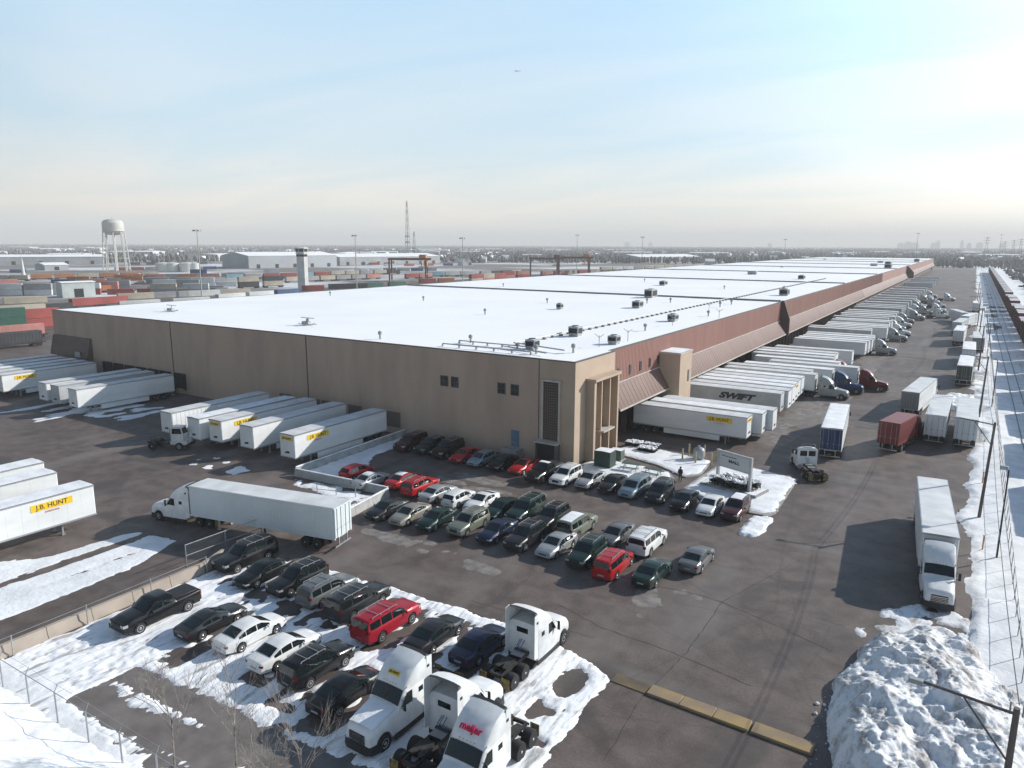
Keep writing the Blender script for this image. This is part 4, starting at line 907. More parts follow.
# transformer and cabinet
def cabinet(x,y,sx,sy,h,label,nm,m):
    r=empty(nm,(x,y,.13)); q=MB(); q.cbox(-sx/2,sx/2,-sy/2,sy/2,.12,h,.04); b=q.build('cabinet',m,r); q=MB(); q.bx(-sx/2-.12,sx/2+.12,-sy/2-.12,sy/2+.12,0,.12); q.build('base_pad',mat('kerb_concrete',(.3,.3,.3)),r)
    q=MB(); q.bx(-sx*.46,-.02,-sy/2-.02,-sy/2,.2,h-.15); q.bx(.02,sx*.46,-sy/2-.02,-sy/2,.2,h-.15); q.build('door',m,r); q=MB(); q.grid([[(a*sx*.48,b*sy*.48,h+.02+.05*(1-abs(a))) for a in (-1,0,1)] for b in (-1,1)]); q.build('snow_cover',snow,r)
    tag(r,label,'transformer'); return r
gm=mat('transformer_green',(.018,.042,.032),rough=.5,var=.2,scale=2); gm2=mat('cabinet_sage',(.09,.12,.10),rough=.55,var=.2,scale=2)
cabinet(-35.3,77.0,2.1,1.8,2.0,'dark green transformer box before the warehouse corner','transformer_box',gm)
cabinet(-35.2,80.3,1.6,1.2,1.3,'small sage green cabinet behind the dark green transformer','equipment_cabinet',gm2)
# picnic tables
pm_=mat('picnic_metal_green',(.05,.10,.09),rough=.6)
def picnic():
    r=empty('picnic_table'); q=MB(); 
    for k in range(3): q.bx(-1.1,1.1,-.36+k*.25,-.36+k*.25+.22,.72,.76)
    q.build('table_top',pm_,r)
    for s in (-1,1): q=MB(); q.bx(-1.1,1.1,s*.75-.13,s*.75+.13,.42,.46); q.build('bench',pm_,r)
    for s in (-1,1):
        q=MB(); q.cyl((s*.75,-.72,0),(s*.75,-.15,.72),.035,6); q.cyl((s*.75,.72,0),(s*.75,.15,.72),.035,6); q.cyl((s*.75,-.8,.40),(s*.75,.8,.40),.03,6); q.build('leg',pm_,r)
    return r
pa=picnic(); index_children(); pb=copy_tree(pa); pa.location=(-32.0,77.2,.2); pb.location=(-29.0,76.6,.2); pa.rotation_euler.z=R_(8); pb.rotation_euler.z=R_(-4)
tag(pa,'green metal picnic table nearer the warehouse corner on the snowy lawn','picnic table','picnic tables on the snowy lawn'); tag(pb,'green metal picnic table nearer the standing person','picnic table','picnic tables on the snowy lawn')
# tank and bollards
bx_,by_=at(698,457,.6); bx_,by_=-26.6,86.0
r=empty('gas_tank',(bx_,by_,.0)); q=MB(); q.loft([[(rr*math.cos(i*math.pi/8),rr*math.sin(i*math.pi/8),z) for i in range(16)] for rr,z in ((.4,.25),(.66,.35),(.7,.6),(.7,1.3),(.58,1.55),(.28,1.7))],smooth=True); q.build('tank_shell',paint('tank_silver',(.36,.37,.37),.2,.45),r)
q=MB(); q.cyl((0,0,1.68),(0,0,1.9),.15,8); q.build('valve_dome',steelg,r)
for a in (0,2.1,4.2): q=MB(); q.bx(.45*math.cos(a)-.06,.45*math.cos(a)+.06,.45*math.sin(a)-.06,.45*math.sin(a)+.06,0,.4); q.build('leg',steelg,r)
tag(r,'silver upright tank standing inside a ring of yellow bollards','tank')
def bollard():
    r=empty('bollard'); q=MB(); q.cyl((0,0,0),(0,0,1.5),.11,10); q.cyl((0,0,1.5),(0,0,1.56),.11,10,r2=.05); q.build('post',mat('bollard_yellow',(.42,.36,.18),rough=.7,var=.3,scale=3),r)
    q=MB(); q.cyl((0,0,1.25),(0,0,1.36),.115,10); q.build('reflective_band',lampw,r); return r
bp=bollard(); index_children()
bl=['bollard left of the tank, nearest the sign island','bollard left of the tank, farther back','bollard straight in front of the tank','bollard behind the tank','bollard right of the tank, nearest','bollard right of the tank, farther back']
for i,(dx,dy) in enumerate(((-1.7,-1.2),(-1.7,1.3),(.2,-1.9),(.1,1.9),(1.9,-1.1),(1.9,1.3))):
    o=bp if i==0 else copy_tree(bp); o.location=(bx_+dx,by_+dy,0); tag(o,'pale yellow '+bl[i],'bollard','bollards round the silver tank')
# person
def person(x,y,rz):
    r=empty('person',(x,y,.0),R_(rz))
    V=[(0,0,.98),(0,-.01,1.2),(0,0,1.42),(0,.01,1.52),(0,.03,1.60),(0,.02,1.70),
       (.19,0,1.43),(.27,.03,1.15),(.20,.20,1.02),(.14,.28,1.0),(-.19,0,1.43),(-.27,.03,1.15),(-.20,.20,1.02),(-.14,.28,1.0),
       (.10,0,.92),(.12,.03,.50),(.12,0,.10),(.13,.16,.05),(-.10,0,.92),(-.13,-.02,.50),(-.14,-.04,.10),(-.15,.12,.05)]
    E=[(0,1),(1,2),(2,3),(3,4),(4,5),(2,6),(6,7),(7,8),(8,9),(2,10),(10,11),(11,12),(12,13),(0,14),(14,15),(15,16),(16,17),(0,18),(18,19),(19,20),(20,21)]
    rad=[.17,.16,.17,.07,.10,.10,.09,.065,.05,.045,.09,.065,.05,.045,.11,.075,.055,.05,.11,.075,.055,.05]
    me=bpy.data.meshes.new('body'); me.from_pydata(V,E,[]); o=bpy.data.objects.new('body',me); col.objects.link(o); 
    sk=o.modifiers.new('s','SKIN'); o.modifiers.new('ss','SUBSURF').levels=2; o.modifiers['ss'].render_levels=2
    if not me.skin_vertices: me.attributes  # layer is made by the modifier
    import bmesh
    b=bmesh.new(); b.from_mesh(me); lay=b.verts.layers.skin.verify(); b.verts.ensure_lookup_table()
    for i,v in enumerate(b.verts): v[lay].radius=(rad[i],rad[i]*(.75 if i<3 else 1)); v[lay].use_root=(i==0)
    b.to_mesh(me); b.free()
    dg=bpy.context.evaluated_depsgraph_get(); m2=bpy.data.meshes.new_from_object(o.evaluated_get(dg)); bpy.data.objects.remove(o)
    m2.materials.clear(); m2.materials.append(mat('person_dark_clothes',(.022,.022,.027),rough=.85)); m2.materials.append(mat('skin',(.42,.26,.19),rough=.6)); m2.materials.append(mat('trouser_grey',(.07,.065,.06),rough=.9))
    for p in m2.polygons:
        c=p.center; p.use_smooth=True
        if c.z>1.545: p.material_index=1
        elif math.hypot(c.x,c.y-.28)<.17 and 0.93<c.z<1.07 and c.y>.235: p.material_index=1
        elif c.z<.95 and abs(c.x)<.22 and c.y<.19: p.material_index=2
    bo=bpy.data.objects.new('body',m2); col.objects.link(bo); bo.parent=r
    q=MB(); q.loft([[(rr*math.cos(i*math.pi/6),.01+rr*math.sin(i*math.pi/6),z) for i in range(12)] for rr,z in ((.105,1.66),(.118,1.70),(.11,1.78),(.06,1.83))],smooth=True); q.build('knit_hat',blackpl,r)
    q=MB(); q.loft([[(w*math.cos(i*math.pi/7),.0+w*.72*math.sin(i*math.pi/7),z) for i in range(14)] for w,z in ((.215,.88),(.22,1.0),(.20,1.2),(.235,1.40),(.13,1.50))],caps=False,smooth=True); q.build('winter_jacket',blackpl,r)
    return tag(r,'person in dark winter clothes standing on the walkway by the picnic lawn','person')
person(-25.7,76.6,170)
# ------------------------------------------------------------------ trailers and lorries
TR={}
def trailer(key,x,y,rz,label,group=None,**kw):
    if key not in TR: TR[key]=make_trailer(**kw); index_children(); o=TR[key]
    else: o=copy_tree(TR[key])
    o.location=(x,y,.012); o.rotation_euler=(0,0,R_(rz)); tag(o,label,'trailer',group); return o
blue_door=paint('door_blue',(.02,.05,.13),.1,.5); green_door=paint('door_green',(.04,.06,.045),.1,.6); redbox=paint('box_red',(.20,.035,.03),0,.6); bluegrey=mat('trailer_bluegrey',(.62,.67,.68),rough=.45,c2=(.55,.60,.61),scale=.3)
T=dict(
 jbns=dict(style='smooth',logo='jb',roof='snow',skirt=False),plain=dict(style='smooth'),jb=dict(style='smooth',logo='jb'),swift=dict(style='smooth',logo='swift',m=grey_tr),dark=dict(style='smooth',logo='dark'),
 snowy=dict(style='smooth',roof='snow'),ribbed=dict(style='ribbed'),ribsnow=dict(style='ribbed',roof='snow'),cont=dict(style='container',skirt=False),
 grey=dict(style='smooth',m=grey_tr,skirt=False),jbsnow=dict(style='smooth',logo='jb',roof='snow'),bluerear=dict(style='smooth',doors=blue_door,roof='snow'),greenrear=dict(style='smooth',doors=green_door,roof='snow'),
 redc=dict(style='container',m=redbox,roof='body',L=7.4,skirt=False,gear=False),greyrear=dict(style='smooth',doors=mat('door_dim',(.22,.22,.22),rough=.6)),bg=dict(style='container',m=bluegrey,skirt=False,roof='plain'))
def tr(kind,x,y,rz,label,group=None,xkey=''): return trailer(kind+xkey,x,y,rz,label,group,**T[kind])
GF='trailers backed to the front docks'
tr('jb',-67.3,64.1,180,'white trailer with a yellow side logo, nearest the snow strip at the front docks',GF)
tr('plain',-74.9,64.1,180.5,'plain white box trailer next to the logo trailer nearest the snow strip',GF)
tr('jb',-80.6,63.8,180,'white trailer with a mostly hidden yellow logo, third from the snow strip',GF)
tr('snowy',-84.0,63.0,180,'white snow roofed trailer, fourth from the snow strip at the front docks',GF)
tr('ribbed',-90.0,63.0,180,'white ribbed trailer whose nose stands behind the small yard tractor',GF)
for i,(X,k,lab) in enumerate(((-116.4,'plain','plain white trailer, nearest of the three beyond the yard tractor'),(-121.9,'grey','grey white trailer in the middle of the three beyond the yard tractor'),(-125.9,'ribbed','ribbed trailer farthest of the three beyond the yard tractor'))): tr(k,X,64.2,180-(1 if i==0 else 0),lab,GF)
tr('jb',-139.8,63.6,181,'white trailer with a yellow logo near the brown dock canopy at the far left',GF)
for X,k,lab in ((-143.7,'grey','grey trailer just behind the far left logo trailer'),(-147.3,'snowy','snow roofed trailer below the brown dock canopy'),(-151.2,'grey','grey trailer left of the snow roofed one below the canopy'),(-155.4,'plain','white trailer at the outer end of the brown dock canopy')): tr(k,X,64.0,180,lab,GF)
GL='trailers parked in a rank at the left edge'
tr('jbns',-69.2,25.6,-1,'white trailer with a large yellow logo nearest the snow streaks at the left edge',GL)
tr('snowy',-76.1,25.7,-1,'plain white trailer directly behind the large logo trailer at the left edge',GL)
tr('snowy',-80.8,26.7,-1,'plain white trailer third from the snow streaks at the left edge',GL)
tr('plain',-88.3,25.6,0,'white trailer barely entering the picture at the left edge',GL)
# right hand docks
GR='trailers backed to the long side docks'
dock=[(96.3,'jb',-31.2),(99.7,'snowy',-30.1),(102.4,'plain',-29.3),(115.0,'swift',-31.0),(118.0,'plain',-30.5),(121.4,'snowy',-30.6),(124.6,'jbsnow',-30.8),(127.7,'plain',-31),(130.9,'snowy',-31),(135.6,'plain',-29.6),(139.2,'grey',-31),(142.6,'snowy',-27.9),(147.8,'plain',-24.3),(152.4,'snowy',-28.2),(157.5,'grey',-30),(161.6,'snowy',-30.4),(165.4,'plain',-30.6),(170.5,'dark',-28.2),
 (187.8,'ribbed',-27.6),(191.4,'ribsnow',-27.3),(195.2,'ribbed',-27.0),(199.2,'ribsnow',-27.0),(203.5,'plain',-27.5),(216,'grey',-29.5),(220.5,'dark',-30),(225,'plain',-26.5),(229.5,'snowy',-26.8),(234,'plain',-27.2),(243,'ribbed',-27.6),(247.5,'snowy',-27.2),(256,'grey',-29),(262,'grey',-27.5),(268,'snowy',-28.5),(276,'plain',-28.5),(284,'snowy',-28.5),(300,'grey',-28.5),(308,'plain',-28.5),(316,'grey',-28.5),(330,'snowy',-28.5),(345,'grey',-28.5),(360,'plain',-28.5),(378,'snowy',-28.5),(396,'grey',-28.5),(414,'plain',-28.5),(436,'snowy',-28.5),(460,'plain',-28.5),(520,'snowy',-28),(545,'plain',-28),(580,'snowy',-28),(620,'plain',-28)]
ords=['first','second','third','fourth','fifth','sixth','seventh','eighth','ninth','tenth','eleventh','twelfth','thirteenth','fourteenth','fifteenth','sixteenth','seventeenth','eighteenth','nineteenth']
kd={'jb':'white trailer with a yellow side logo','snowy':'white trailer with a snowy roof','plain':'plain white trailer','swift':'grey trailer with big dark slanted lettering','jbsnow':'snow roofed trailer with a hidden yellow logo','grey':'grey white trailer','dark':'white trailer with small dark lettering','ribbed':'white ribbed trailer','ribsnow':'ribbed trailer with a snowy roof'}
for i,(Y,k,X) in enumerate(dock):
    if i<18: lab=f'{kd[k]}, {ords[i]} from the corner along the side docks'
    elif i<36: lab=f'{kd[k]}, {ords[i-18]} beyond the first roof fire wall'
    else: lab=f'{kd[k]} at the remote end of the side docks'
    tr(k,X,Y,-90+random.uniform(-.6,.6),lab,GR)
GW='trailers waiting along the railway side of the lane'
lane=[('bluerear',-13.5,103.1,5,'white trailer with dark blue rear doors in the middle of the lane'),
 ('greyrear',-5.4,134.6,-6,'trailer with dull grey rear doors beyond the red container'),
 ('cont',-2.0,118.6,-1,'white corrugated trailer, left one of the side by side pair'),
 ('bg',1.4,118.4,0,'white corrugated trailer, right one of the side by side pair','x'),
 ('greenrear',.75,169,-1,'trailer with dark green rear doors near the snow pile beyond the pair'),
 ('snowy',1.1,195.5,0,'snow roofed trailer directly beyond the green doored one'),
 ('greyrear',3.0,221,0,'pale trailer beside the utility pole beyond the snow roofed one'),
 ('snowy',-1.3,236,-2,'snow roofed trailer standing out into the lane'),
 ('grey',-1.6,262,-6,'grey trailer angled behind the one standing out into the lane'),
 ('snowy',0.6,286,-10,'snowy trailer parked askew near a second utility pole'),
 ('plain',-2.6,300,15,'white trailer parked crosswise behind the askew one'),
 ('snowy',2.6,352,0,'snow roofed trailer by itself far along the lane')]
for q in lane: tr(q[0],q[1],q[2],q[3],q[4],GW,q[5] if len(q)>5 else '')
o=tr('redc',-6.3,106.2,-12,'red shipping container on a road chassis with its doors to the camera',GW)
# tractors
wp=paint('lorry_white',(.74,.75,.75),0,.4); rp=paint('lorry_red',(.16,.012,.016),.25,.35); bp2=paint('lorry_blue',(.02,.045,.12),.3,.35); sp=paint('lorry_silver',(.36,.37,.37),.4,.4)
LT=dict(w=make_tractor('lorry_tractor',wp),wd=make_tractor('lorry_tractor',wp,snowhood=True),r=make_tractor('lorry_tractor',rp),b=make_tractor('lorry_tractor',bp2),s=make_tractor('lorry_tractor',sp),day=make_tractor('lorry_tractor',wp,sleeper=False,fairing=False))
for o in LT.values(): o.location=(0,-300,0); o.scale=(.93,.93,.97)
stk={}
jbm=LT['wd']
pan=MB(); pan.bx(-.42,.42,-.13,.13,-.02,.02); pp=pan.build('logo_panel',yellow,jbm); pp.location=(0,.60,3.28); pp.rotation_euler=(R_(-40),0,0)
tt=text(jbm,'J.B. HUNT',.17,blackdec,(0,.635,3.345),(R_(40),0,R_(180)),'logo_lettering',bold=.004)
pp.location=(0,.615,3.315); 
index_children(); used_lt=set()
def lorry(k,x,y,rz,label,group=None):
    if k not in used_lt: used_lt.add(k); o=LT[k]
    else: o=copy_tree(LT[k])
    o.location=(x,y,.012); o.rotation_euler=(0,0,R_(rz)); return tag(o,label,'lorry',group)
mj=copy_tree(LT['w']); 
text(mj,'meijer',.54,mat('meijer_red',(.62,.015,.08),rough=.4),(0,.625,3.385),(R_(40),0,R_(180)),'logo_lettering',bold=.012,depth=.03)
mj.location=(-18.35,26.0,.012); mj.rotation_euler=(0,0,R_(180)); tag(mj,'white lorry tractor with red lettering on its roof fairing in the foreground','lorry','lorry tractors in the snowy lot')
GT='lorry tractors in the snowy lot'
lorry('wd',-24.7,27.6,179,'white lorry tractor with a snow covered bonnet facing the camera',GT)
lorry('w',-21.35,28.15,1,'white lorry tractor seen from behind, between the two facing the camera',GT)
lorry('w',-21.8,36.9,-1,'white lorry tractor seen from behind beside the navy sedan',GT)
# coupled lorries
a_=math.degrees(math.atan2(-(-60.3+44.2),38.2-41.5))
rz=a_; ca,sa=math.cos(R_(rz)),math.sin(R_(rz))
def fwd(x,y,rz,d): return x-math.sin(R_(rz))*d,y+math.cos(R_(rz))*d
mx,my=(-60.5-44.45)/2,(39.45+42.8)/2
tr('bg',mx,my,rz,'long pale blue trailer coupled behind the white lorry crossing the yard',xkey='long')
lx,ly=fwd(mx,my,rz,8.07+1.65); lorry('w',lx,ly,rz+2,'white lorry pulling the long pale trailer across the yard')
tr('greyrear',-.6,71.4,184.7,'long white trailer coupled to the white lorry waiting beside the railway fence',xkey='r')
fx,fy=fwd(-.6,71.4,184.2,8.07+1.65); lorry('w',fx,fy,185.5,'white lorry facing the camera beside the railway fence')
lorry('day',-14.3,88.6,27,'white day cab lorry without a trailer beside the sign island')
fx,fy=fwd(-6.3,106.2,-12,3.7+2.2); lorry('r',fx,fy,-12,'dark red lorry ahead of the red container')
fx,fy=fwd(-13.5,103.1,5,10.0); lorry('w',fx,fy,5,'white lorry ahead of the blue doored trailer')
fx,fy=fwd(-5.4,134.6,-6,10.0); lorry('s',fx,fy,-5,'silver lorry ahead of the grey doored trailer')
def docklorry(k,Y,X,lab,g='lorries coupled at the side docks'): return lorry(k,X+9.75,Y,-90,lab,g)
docklorry('r',147.8,-24.3,'dark red lorry coupled to a dock trailer, standing farthest out')
docklorry('b',142.6,-27.9,'blue lorry between the silver white one and the dark red one')
docklorry('s',135.6,-29.4,'silver white lorry coupled at the docks left of the blue one')
docklorry('r',157.5,-30.2,'dark lorry half hidden behind the row of dock trailers')
n=0
gl=['nearest','second nearest','third nearest','fourth nearest']
for (Y,k,X) in dock[18:46]:
    n+=1
    if Y in (187.8,191.4,195.2,216,220.5,225) or n%3!=1: continue
    c='sw'[n%2] if n%7 else 'w'
    docklorry(c,Y+.0,X+random.uniform(-.2,.8),'white or silver lorry coupled in the crowded far run of side docks','lorries crowded in the far run of docks'); n+=1
for k in range(10):
    x=random.uniform(-19,-9); y=300+k*13; lorry('sw'[k%2],x,y,-90+random.uniform(-15,15),'pale lorry parked loose beyond the far dock run','lorries parked loose far down the yard')
yt=make_yard_tractor(); yt.location=(-87.8,55.6,.012); 
xx,yy=at(171,448); yt.location=(xx,yy,.012); yt.rotation_euler=(0,0,R_(-62)); tag(yt,'small white yard tractor in front of the ribbed trailer at the front docks','yard tractor')
# ------------------------------------------------------------------ barriers, fences, kerbs
conc=mat('barrier_concrete',(.40,.34,.28),rough=.85,c2=(.31,.26,.22),scale=.6,detail=7)
def wallrun(name,pts,h,t,label,cat,m=conc,snowtop=False):
    r=empty(name,(pts[0][0],pts[0][1],0)); q=MB(); sn=MB()
    for (x0,y0),(x1,y1) in zip(pts,pts[1:]):
        L=math.hypot(x1-x0,y1-y0); a=math.atan2(y1-y0,x1-x0); n=max(1,round(L/3.0))
        for k in range(n):
            c=(k+.5)/n; w=L/n-.04; cx,cy=x0+(x1-x0)*c,y0+(y1-y0)*c; ux,uy=math.cos(a),math.sin(a)
            sec=[(-t*.9,0),(-t*.9,.12),(-t*.5,h*.45),(-t*.4,h),(t*.4,h),(t*.5,h*.45),(t*.9,.12),(t*.9,0)]
            q.loft([[(cx+ux*e*w/2-uy*s,cy+uy*e*w/2+ux*s,z) for s,z in sec] for e in (-1,1)])
            if snowtop: sn.loft([[(cx+ux*e*w/2-uy*s*.9,cy+uy*e*w/2+ux*s*.9,z) for s,z in ((-t*.4,h+.004),(-t*.3,h+.07),(t*.3,h+.07),(t*.4,h+.004))] for e in (-1,1)])
    o=q.build('concrete_block',m,r); o.location=-r.location
    if snowtop: o=sn.build('snow_cover',snow,r); o.location=-r.location
    tag(r,label,cat); return r
wallrun('concrete_barrier',[(-50.6,4),(-50.7,18),(-50.7,33),(-51.6,35.6)],.85,.36,'long tan concrete barrier along the snowy lot','barrier')
gbar=mat('barrier_grey',(.36,.36,.35),rough=.85,var=.2,scale=1)
wallrun('concrete_barrier',[(-65.2,75.0),(-64.4,54.7)],.85,.32,'grey concrete barrier running out from the wall beside the logo trailer','barrier',gbar,True)
wallrun('concrete_barrier',[(-64.0,54.3),(-50.6,55.2)],.85,.32,'grey concrete barrier running across, left of the parked red cars','barrier',gbar,True)
wallrun('concrete_barrier',[(-50.4,55.0),(-49.2,46.2)],.85,.32,'grey concrete barrier ending behind the long pale trailer','barrier',gbar,True)
meshm=bpy.data.materials.new('chain_link'); meshm.use_nodes=True
_n=meshm.node_tree.nodes; _l=meshm.node_tree.links; _b=_n['Principled BSDF']; _b.inputs['Base Color'].default_value=(.3,.31,.32,1); _b.inputs['Roughness'].default_value=.5; _b.inputs['Metallic'].default_value=.4; _b.inputs['Alpha'].default_value=.09
def fence(name,pts,h,sp,label,mesh=True,barbed=False,mid=False,z=0,m=steelg,rr=.035,pr=.045):
    r=empty(name,(pts[0][0],pts[0][1],0)); P=[]; 
    ra=MB(); me=MB()
    for (x0,y0),(x1,y1) in zip(pts,pts[1:]):
        L=math.hypot(x1-x0,y1-y0); n=max(1,round(L/sp))
        for k in range(n+1): P.append((x0+(x1-x0)*k/n,y0+(y1-y0)*k/n))
        ra.cyl((x0,y0,z+h),(x1,y1,z+h),rr,6)
        if mid: ra.cyl((x0,y0,z+h*.5),(x1,y1,z+h*.5),.035,6)
        if mesh: me.quad((x0,y0,z+.05),(x1,y1,z+.05),(x1,y1,z+h),(x0,y0,z+h))
        if barbed:
            for d in (.36,): ra.cyl((x0,y0+d*.5,z+h+d),(x1,y1+d*.5,z+h+d),.008,4)
    o=ra.build('top_rail',m,r); o.location=-r.location
    if mesh: o=me.build('wire_mesh',meshm,r); o.location=-r.location
    for x,y in P[:100]:
        q=MB(); q.cyl((x,y,0),(x,y,z+h+.06),pr,6)
        if barbed: q.cyl((x,y,z+h),(x,y+.2,z+h+.4),.025,5)
        o=q.build('post',m,r); o.location=-r.location
    tag(r,label,'fence'); return r
fence('post_fence',[(-50.2,14),(-50.2,33)],1.45,4.6,'row of thin fence posts joined by wire along the tan barrier',mesh=False,rr=.013)
fence('pipe_fence',[(-52.8,32.9),(-52.5,40.3)],1.9,3.3,'pale pipe fence ending at a dark post beside the black utility car',mid=True)
q=MB(); q.cyl((-52.45,40.6,0),(-52.45,40.6,2.6),.10,8); q.bx(-52.7,-52.2,40.4,40.8,2.6,2.7); tag(q.build('gate_post',frame_m),'dark gate post at the end of the pale pipe fence','post')
fence('security_fence',[(-50,16.7),(-28,17.0)],2.0,3.3,'chain link fence with barbed wire along the snow bank in the foreground',barbed=True,rr=.022)
fence('railway_fence',[(5.0,22),(5.25,66),(5.45,130),(6.0,250),(6.3,420)],1.7,3.2,'long chain link fence between the snowy lane edge and the railway',m=mat('fence_dark',(.20,.21,.22),rough=.6),rr=.02,pr=.03)
fence('gate_rail',[(-57.2,51.3),(-52.8,52.6)],1.1,2.2,'low white gate rail in the snow near the trailer roof',mesh=False,mid=True,m=lampw)
# yellow kerb blocks
ym=mat('kerb_yellow',(.34,.235,.10),rough=.9,c2=(.22,.17,.125),scale=.6,detail=9); yd=mat('kerb_worn_yellow',(.16,.115,.05),rough=.9,c2=(.085,.07,.06),scale=.7,detail=7)
pA,pB=at(613,677),at(814,751)
for i,(a,b,m,lab,h) in enumerate(((0,.20,yd,'worn flattened dark yellow kerb at the snow edge',.07),(.205,.715,ym,'longest pale yellow concrete kerb block across the yard mouth',.24),(.725,1.0,ym,'short yellow concrete kerb block beside the snow heap',.24))):
    x0,y0=pA[0]+(pB[0]-pA[0])*a,pA[1]+(pB[1]-pA[1])*a; x1,y1=pA[0]+(pB[0]-pA[0])*b,pA[1]+(pB[1]-pA[1])*b; L=math.hypot(x1-x0,y1-y0)
    q=MB(); n=max(1,round(L/2.4))
    for k in range(n): q.cbox(-L/2+L*k/n+.01,-L/2+L*(k+1)/n-.01,-.52,.52,0,h*.6,.05)
    o=q.build('kerb_block',m); o.location=((x0+x1)/2,(y0+y1)/2,.01); o.rotation_euler.z=math.atan2(y1-y0,x1-x0); tag(o,lab,'kerb','concrete kerbs across the yard mouth')
for (x,y),lab in ((at(982,552),'orange marker post in the snow nearer the utility pole'),(at(982,485),'orange marker post farther along the snow edge')):
    q=MB(); q.cyl((x,y,0),(x,y,1.5),.06,6); q.cyl((x,y,1.5),(x,y,1.56),.09,6); tag(q.build('marker_post',mat('marker_orange',(.5,.22,.05),rough=.6)),lab,'post')
# ------------------------------------------------------------------ utility poles and yard lights
def upole(h,arm):
    r=empty('utility_pole'); q=MB(); q.cyl((0,0,-.2),(.0,0,h),.16,10,r2=.11); q.build('pole',woodpole,r)
    q=MB(); q.cyl((0,0,h-.25),(-arm,0,h+.0),.06,8); q.cyl((0,0,h-2.3),(-arm*.55,0,h-.15),.04,6); q.build('bracket_arm',woodpole,r)
    q=MB(); q.cbox(-arm-.5,-arm,-.14,.14,h-.12,h+.06,.03); q.build('lamp_head',steelg,r)
    q=MB()
    for x in (-.2,.2): q.cyl((x,0,h-.3),(x,0,h+.2),.03,6)
    q.build('insulator',steelg,r); return r
PY=[29.9,81.7,131.7,183,235,290,348,410]
PL=['in the foreground, rising from behind the snow heap','beside the waiting white lorry','near the side by side pair of trailers','beside the green doored trailer','by the snow roofed trailers','near the askew trailer','far down the railway lane','farthest down the railway lane']
up=upole(9.9,3.0); index_children(); PX=[]
for i,Y in enumerate(PY):
    o=up if i==0 else copy_tree(up); X=3.05+.12*(i>1); o.location=(X,Y,0); o.rotation_euler=(0,R_((0,1.6,1.2,.5,1,0,1,.5)[i]),0); tag(o,'tall dark utility pole '+PL[i],'utility pole','utility poles along the railway fence'); PX.append((X,Y))
def ypole(h):
    r=empty('yard_light'); q=MB(); q.cyl((0,0,0),(0,0,h),.08,8,r2=.06); q.build('pole',frame_m,r); q=MB(); q.cbox(-.65,-.05,-.2,.2,h,h+.28,.05); q.cyl((0,0,h-.1),(-.3,0,h+.1),.04,6); q.build('lamp_head',steelg,r); q=MB(); q.cyl((0,0,-.02),(0,0,.12),.3,8); q.build('base',mat('kerb_concrete',(.3,.3,.3)),r); return r
yp=ypole(8.0); index_children()
for i,(x,y,lab) in enumerate(((4.3,71.3,'slim yard light close to the railway fence beside the waiting lorry'),(5.0,142,'slim yard light farther along the fence beside the trailer pair'),(5.0,208,'slim yard light beyond the green doored trailer'))):
    o=yp if i==0 else copy_tree(yp); o.location=(x,y,.1); tag(o,lab,'light pole','yard lights along the railway fence')
q=MB()
for (x0,y0),(x1,y1) in zip(PX,PX[1:]):
    for dx in (-.2,.2):
        pr=None
        for k in range(13):
            t=k/12; p=(x0+(x1-x0)*t+dx+.25,y0+(y1-y0)*t,10.05-1.1*4*t*(1-t))
            if pr: q.cyl(pr,p,.022,4)
            pr=p
tag(q.build('power_line',blackpl),'pair of thin wires strung between the railway side poles','cable')
# ------------------------------------------------------------------ railway
def track(X,y0,y1,label):
    r=empty('railway_track',(X,y0,0)); q=MB(); L=y1-y0
    for k in range(int(min(L,330)/.75)): q.bx(-1.25,1.25,k*.75,k*.75+.24,.02,.16+.02)
    q.build('sleepers',woodpole,r)['kind']='stuff'
    q=MB(); q.prism([(-1.5,0),(-1.1,.12),(1.1,.12),(1.5,0)],0,L,'y'); q.build('ballast',mat('ballast',(.62,.64,.67),rough=.95,c2=(.30,.30,.31),scale=.35,detail=8),r)
    for s in (-1,1): q=MB(); q.bx(s*.75-.04,s*.75+.04,0,L,.18,.31 if X<10 else .27); q.build('rail',mat('rail_steel',(.08,.065,.06),rough=.6,metal=.3),r)
    tag(r,label,'railway track')
track(8.9,60,1300,'railway track nearest the fence, half buried in snow'); track(12.0,60,1300,'middle railway track between the fence and the freight train'); track(14.7,-20,1300,'railway track under the dark red freight train')
cm=mat('wagon_red',(.13,.035,.035),rough=.7,c2=(.085,.03,.03),scale=.4,detail=6); cm2=mat('wagon_brown',(.08,.05,.045),rough=.75,var=.3,scale=.5)
def wagon(m,L=16.0,h=5.9,snowy=True):
    r=empty('freight_wagon'); q=MB(); q.cbox(-1.6,1.6,-L/2,L/2,1.1,h,.08)
    n=13
    for s in (-1,1):
        for k in range(n): y=-L/2+.5+(L-1)*k/(n-1); q.bx(*sorted((s*1.6,s*1.68)),y-.07,y+.07,1.15,h-.15)
    q.build('wagon_body',m,r)
    q=MB(); q.grid([[(x,y,h+.03+.05*random.random()) for x in (-1.5,-.5,.5,1.5)] for y in [-L/2+.1+(L-.2)*k/10 for k in range(11)]]); q.build('roof',mat('wagon_roof',(.30,.24,.24),rough=.8,c2=(.6,.6,.62),scale=.4),r)
    for e in (-1,1):
        q=MB(); q.bx(-.9,.9,e*(L/2-2.3)-1.2,e*(L/2-2.3)+1.2,.45,.95)
        for s in (-1,1):
            for d in (-.85,.85): q.cyl((s*.68,e*(L/2-2.3)+d,.50+.3),(s*.80,e*(L/2-2.3)+d,.50+.3),.46,12)
        q.build('bogie',frame_m,r)
        q=MB(); q.bx(-.12,.12,*sorted((e*L/2,e*(L/2+1.6))),.9,1.1); q.build('coupler',frame_m,r)
    return r
